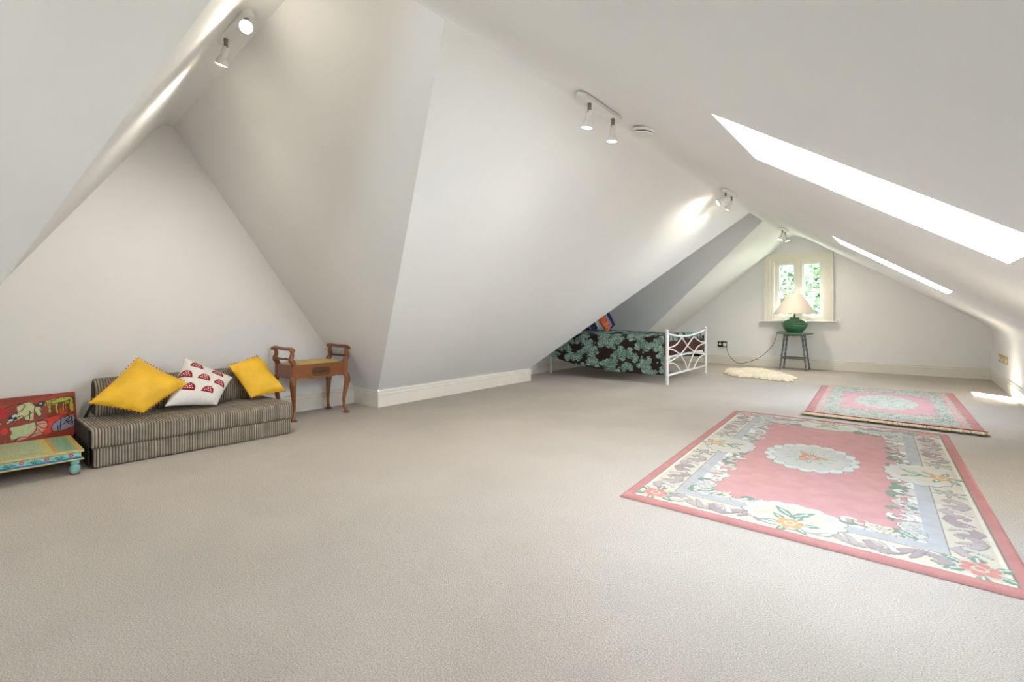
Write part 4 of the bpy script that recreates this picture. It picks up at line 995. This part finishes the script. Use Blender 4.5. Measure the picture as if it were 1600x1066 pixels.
shd = link('lamp_shade', V, F, M['shade'], lm, 'auto')
mb = MB()
for k in range(3):
    a = k*2.094; mb.tube([(TX, TY, 1.50), (TX+.123*math.cos(a), TY+.123*math.sin(a), 1.545)], .003, 5)
mb.tube([(TX, TY, 1.31), (TX, TY, 1.50)], .004, 6); mb.build('shade_support', M['grey_metal'], lm)
# cord to the wall socket
mb = MB(); mb.tube(bez([(TX-.02, TY+.14, .768), (TX-.19, TY+.10, .775), (TX-.32, TY+.05, .763), (-2.17, 11.6, .66), (-2.23, 11.6, .50), (-2.36, 11.6, .33), (-2.54, 11.62, .18), (-2.79, 11.66, .075), (-2.98, 11.72, .07), (-3.17, 11.84, .22), (-3.235, 11.915, .36), (-3.245, 11.928, .415)], 8), .005, 8)
tag(mb.build('lamp_cord', M['black_plastic'], smooth=True), 'thin dark flex looping from the table lamp to the black wall socket', 'cord')
sk1 = empty('wall_socket', (-3.345, YF-.005, .447), 'black double wall socket with a white plug, on the far wall left of the window', 'socket')
mb = MB(); mb.rbox((-3.345, YF-.006, .447), (.20, .011, .125), .003); mb.build('face_plate', M['black_plastic'], sk1)
mb = MB()
for dx in (-.05,):
    mb.bb((-3.345+dx-.026, YF-.0135, .425), (-3.345+dx+.026, YF-.011, .47))
    mb.rbox((-3.345+dx+.0, YF-.014, .489), (.022, .006, .016), .002)
mb.build('socket_outlet', M['white_plastic'], sk1)
mb = MB(); mb.rbox((-3.29, YF-.032, .445), (.075, .04, .075), .012); mb.rbox((-3.28, YF-.03, .41), (.03, .03, .03), .008)
tag(mb.build('plug', M['white_plastic']), 'white mains plug in the black wall socket', 'plug')
for i, (y, wh) in enumerate(((10.28, 'nearer'), (10.62, 'farther'), (10.95, 'farthest'))):
    e = empty('wall_socket', (XR-.004, y, .455), ('pale brass double socket low on the right wall, '+{'nearer': 'nearest the camera of three', 'farther': 'middle one of three', 'farthest': 'nearest the far wall of three'}[wh]), 'socket', 'brass sockets on the right wall')
    mb = MB(); mb.rbox((XR-.006, y, .455), (.011, .22, .12), .003); mb.build('face_plate', M['brass'], e)
    for dy in (-.055, .055):
        mb = MB(); mb.rbox((XR-.013, y+dy, .447), (.004, .05, .05), .001); mb.build('socket_outlet', M['white_plastic'], e)
        mb = MB(); mb.rbox((XR-.014, y+dy, .494), (.006, .02, .016), .002); mb.build('switch', M['brass'], e)

# ---------------------------------------------------------------- spotlights
def spot_fixture(loc, axis, nrmv, L_, heads, label, watts):
    """loc centre of the mounting plate, axis its long direction, nrmv the way down; heads (offset, direction, lit)"""
    loc, ax, dn = Vector(loc), Vector(axis).normalized(), Vector(nrmv).normalized(); sd = ax.cross(dn).normalized()
    e = empty('spotlight_fixture', loc, label, 'light fixture', 'white twin spotlights along the ridge')
    w, tk = .042, .028
    mb = MB(); pts = [(-L_/2, 0), (-L_/2+.05, -w), (L_/2-.05, -w), (L_/2, 0), (L_/2-.05, w), (-L_/2+.05, w)]
    mb.prism(pts, loc, ax, sd, dn*tk); mb.build('mounting_plate', M['white_metal'], e)
    for off, dr, lit in heads:
        dr = Vector(dr).normalized(); p = loc+ax*off+dn*tk
        mb = MB(); Ra = Matrix((ax, sd, dn)).transposed(); mb.box(p+dn*.035+ax*.014, (.004, .016, .07), Ra).box(p+dn*.035-ax*.014, (.004, .016, .07), Ra)
        mb.box(p+dn*.066, (.05, .008, .008), Ra); mb.lathe([(.001, 0), (.016, 0), (.016, .008), (.001, .008)], p, 12, Ra); mb.build('bracket', M['grey_metal'], e)
        h0 = p+dn*.064; Rz = dr.to_track_quat('Z', 'Y').to_matrix()
        mb = MB(); mb.lathe([(.001, -.012), (.020, -.010), (.023, 0), (.023, .05), (.0215, .052), (.023, .056), (.023, .066), (.038, .085), (.043, .10), (.043, .115), (.039, .118), (.030, .10), (.001, .095)], h0, 20, Rz); hd = mb.build('lamp_head', M['white_metal'], e, 'auto')
        mb = MB(); mb.lathe([(.038, .1125), (.036, .117), (.024, .121), (.001, .123)], h0, 20, Rz, cap=False); mb.build('bulb', M['bulb'] if lit else M['white_plastic'], hd, True)
        if lit:
            sl = bpy.data.lights.new('bulb_light', 'SPOT'); sl.energy = watts*lit; sl.color = (1, .92, .80); sl.spot_size = math.radians(130); sl.spot_blend = 1.0; sl.shadow_soft_size = .03
            so_ = bpy.data.objects.new('bulb_light', sl); COL.objects.link(so_); so_.location = h0+dr*.135; so_.rotation_euler = dr.to_track_quat('-Z', 'Y').to_euler()
ZR = 2.762
DN = (0, 0, -1)
spot_fixture((-1.885, 3.47, ZR), (0, 1, 0), DN, .68, [(-.16, (-.2, 0, -1), .8), (.22, (-.1, .05, -1), .8)], 'white twin spotlight on the main ridge beside the round smoke alarm', SPOT_W)
spot_fixture((-1.88, 7.0, ZR), (0, 1, 0), DN, .52, [(-.13, (-1, -.45, -.75), .4), (.15, (-.6, .2, -1), .5)], 'white twin spotlight just before the bed alcove, heads turned to the left slope', SPOT_W)
spot_fixture((-1.88, 10.75, ZR), (0, 1, 0), DN, .52, [(-.13, (-.3, -.1, -1), 1.1), (.15, (.3, .1, -1), .9)], 'white twin spotlight on the ridge farthest away, above the gable window', SPOT_W)
fx = Vector((-3.62, 1.50, zc(-3.62)-.005))
spot_fixture(fx, (1, 0, .08), (0, 0, -1), .52, [(.17, (.93, -.42, -.42), .4), (-.15, (-.45, -.1, -1), 1.1)], 'white twin spotlight in the peak of the left bay, one bulb glaring towards the room', SPOT_W)

# smoke alarm
Rn = Vector((-.18, 0, -1)).normalized().to_track_quat('Z', 'Y').to_matrix()
sa = empty('smoke_alarm', (-1.80, 4.10, 2.76), 'round white smoke alarm on the ceiling beside the nearest ridge spotlight', 'smoke alarm')
c = Vector((-1.80, 4.10, 2.746))
mb = MB(); mb.lathe([(.001, 0), (.092, 0), (.096, .010), (.090, .024)], c, 36, Rn); mb.build('base_ring', M['white_plastic'], sa, 'auto')
mb = MB(); mb.lathe([(.078, .024), (.078, .034)], c, 36, Rn); mb.build('vent_slot', M['black_plastic'], sa, True)
mb = MB(); mb.lathe([(.086, .032), (.084, .046), (.060, .054), (.001, .056)], c, 36, Rn); mb.build('cover', M['white_plastic'], sa, 'auto')
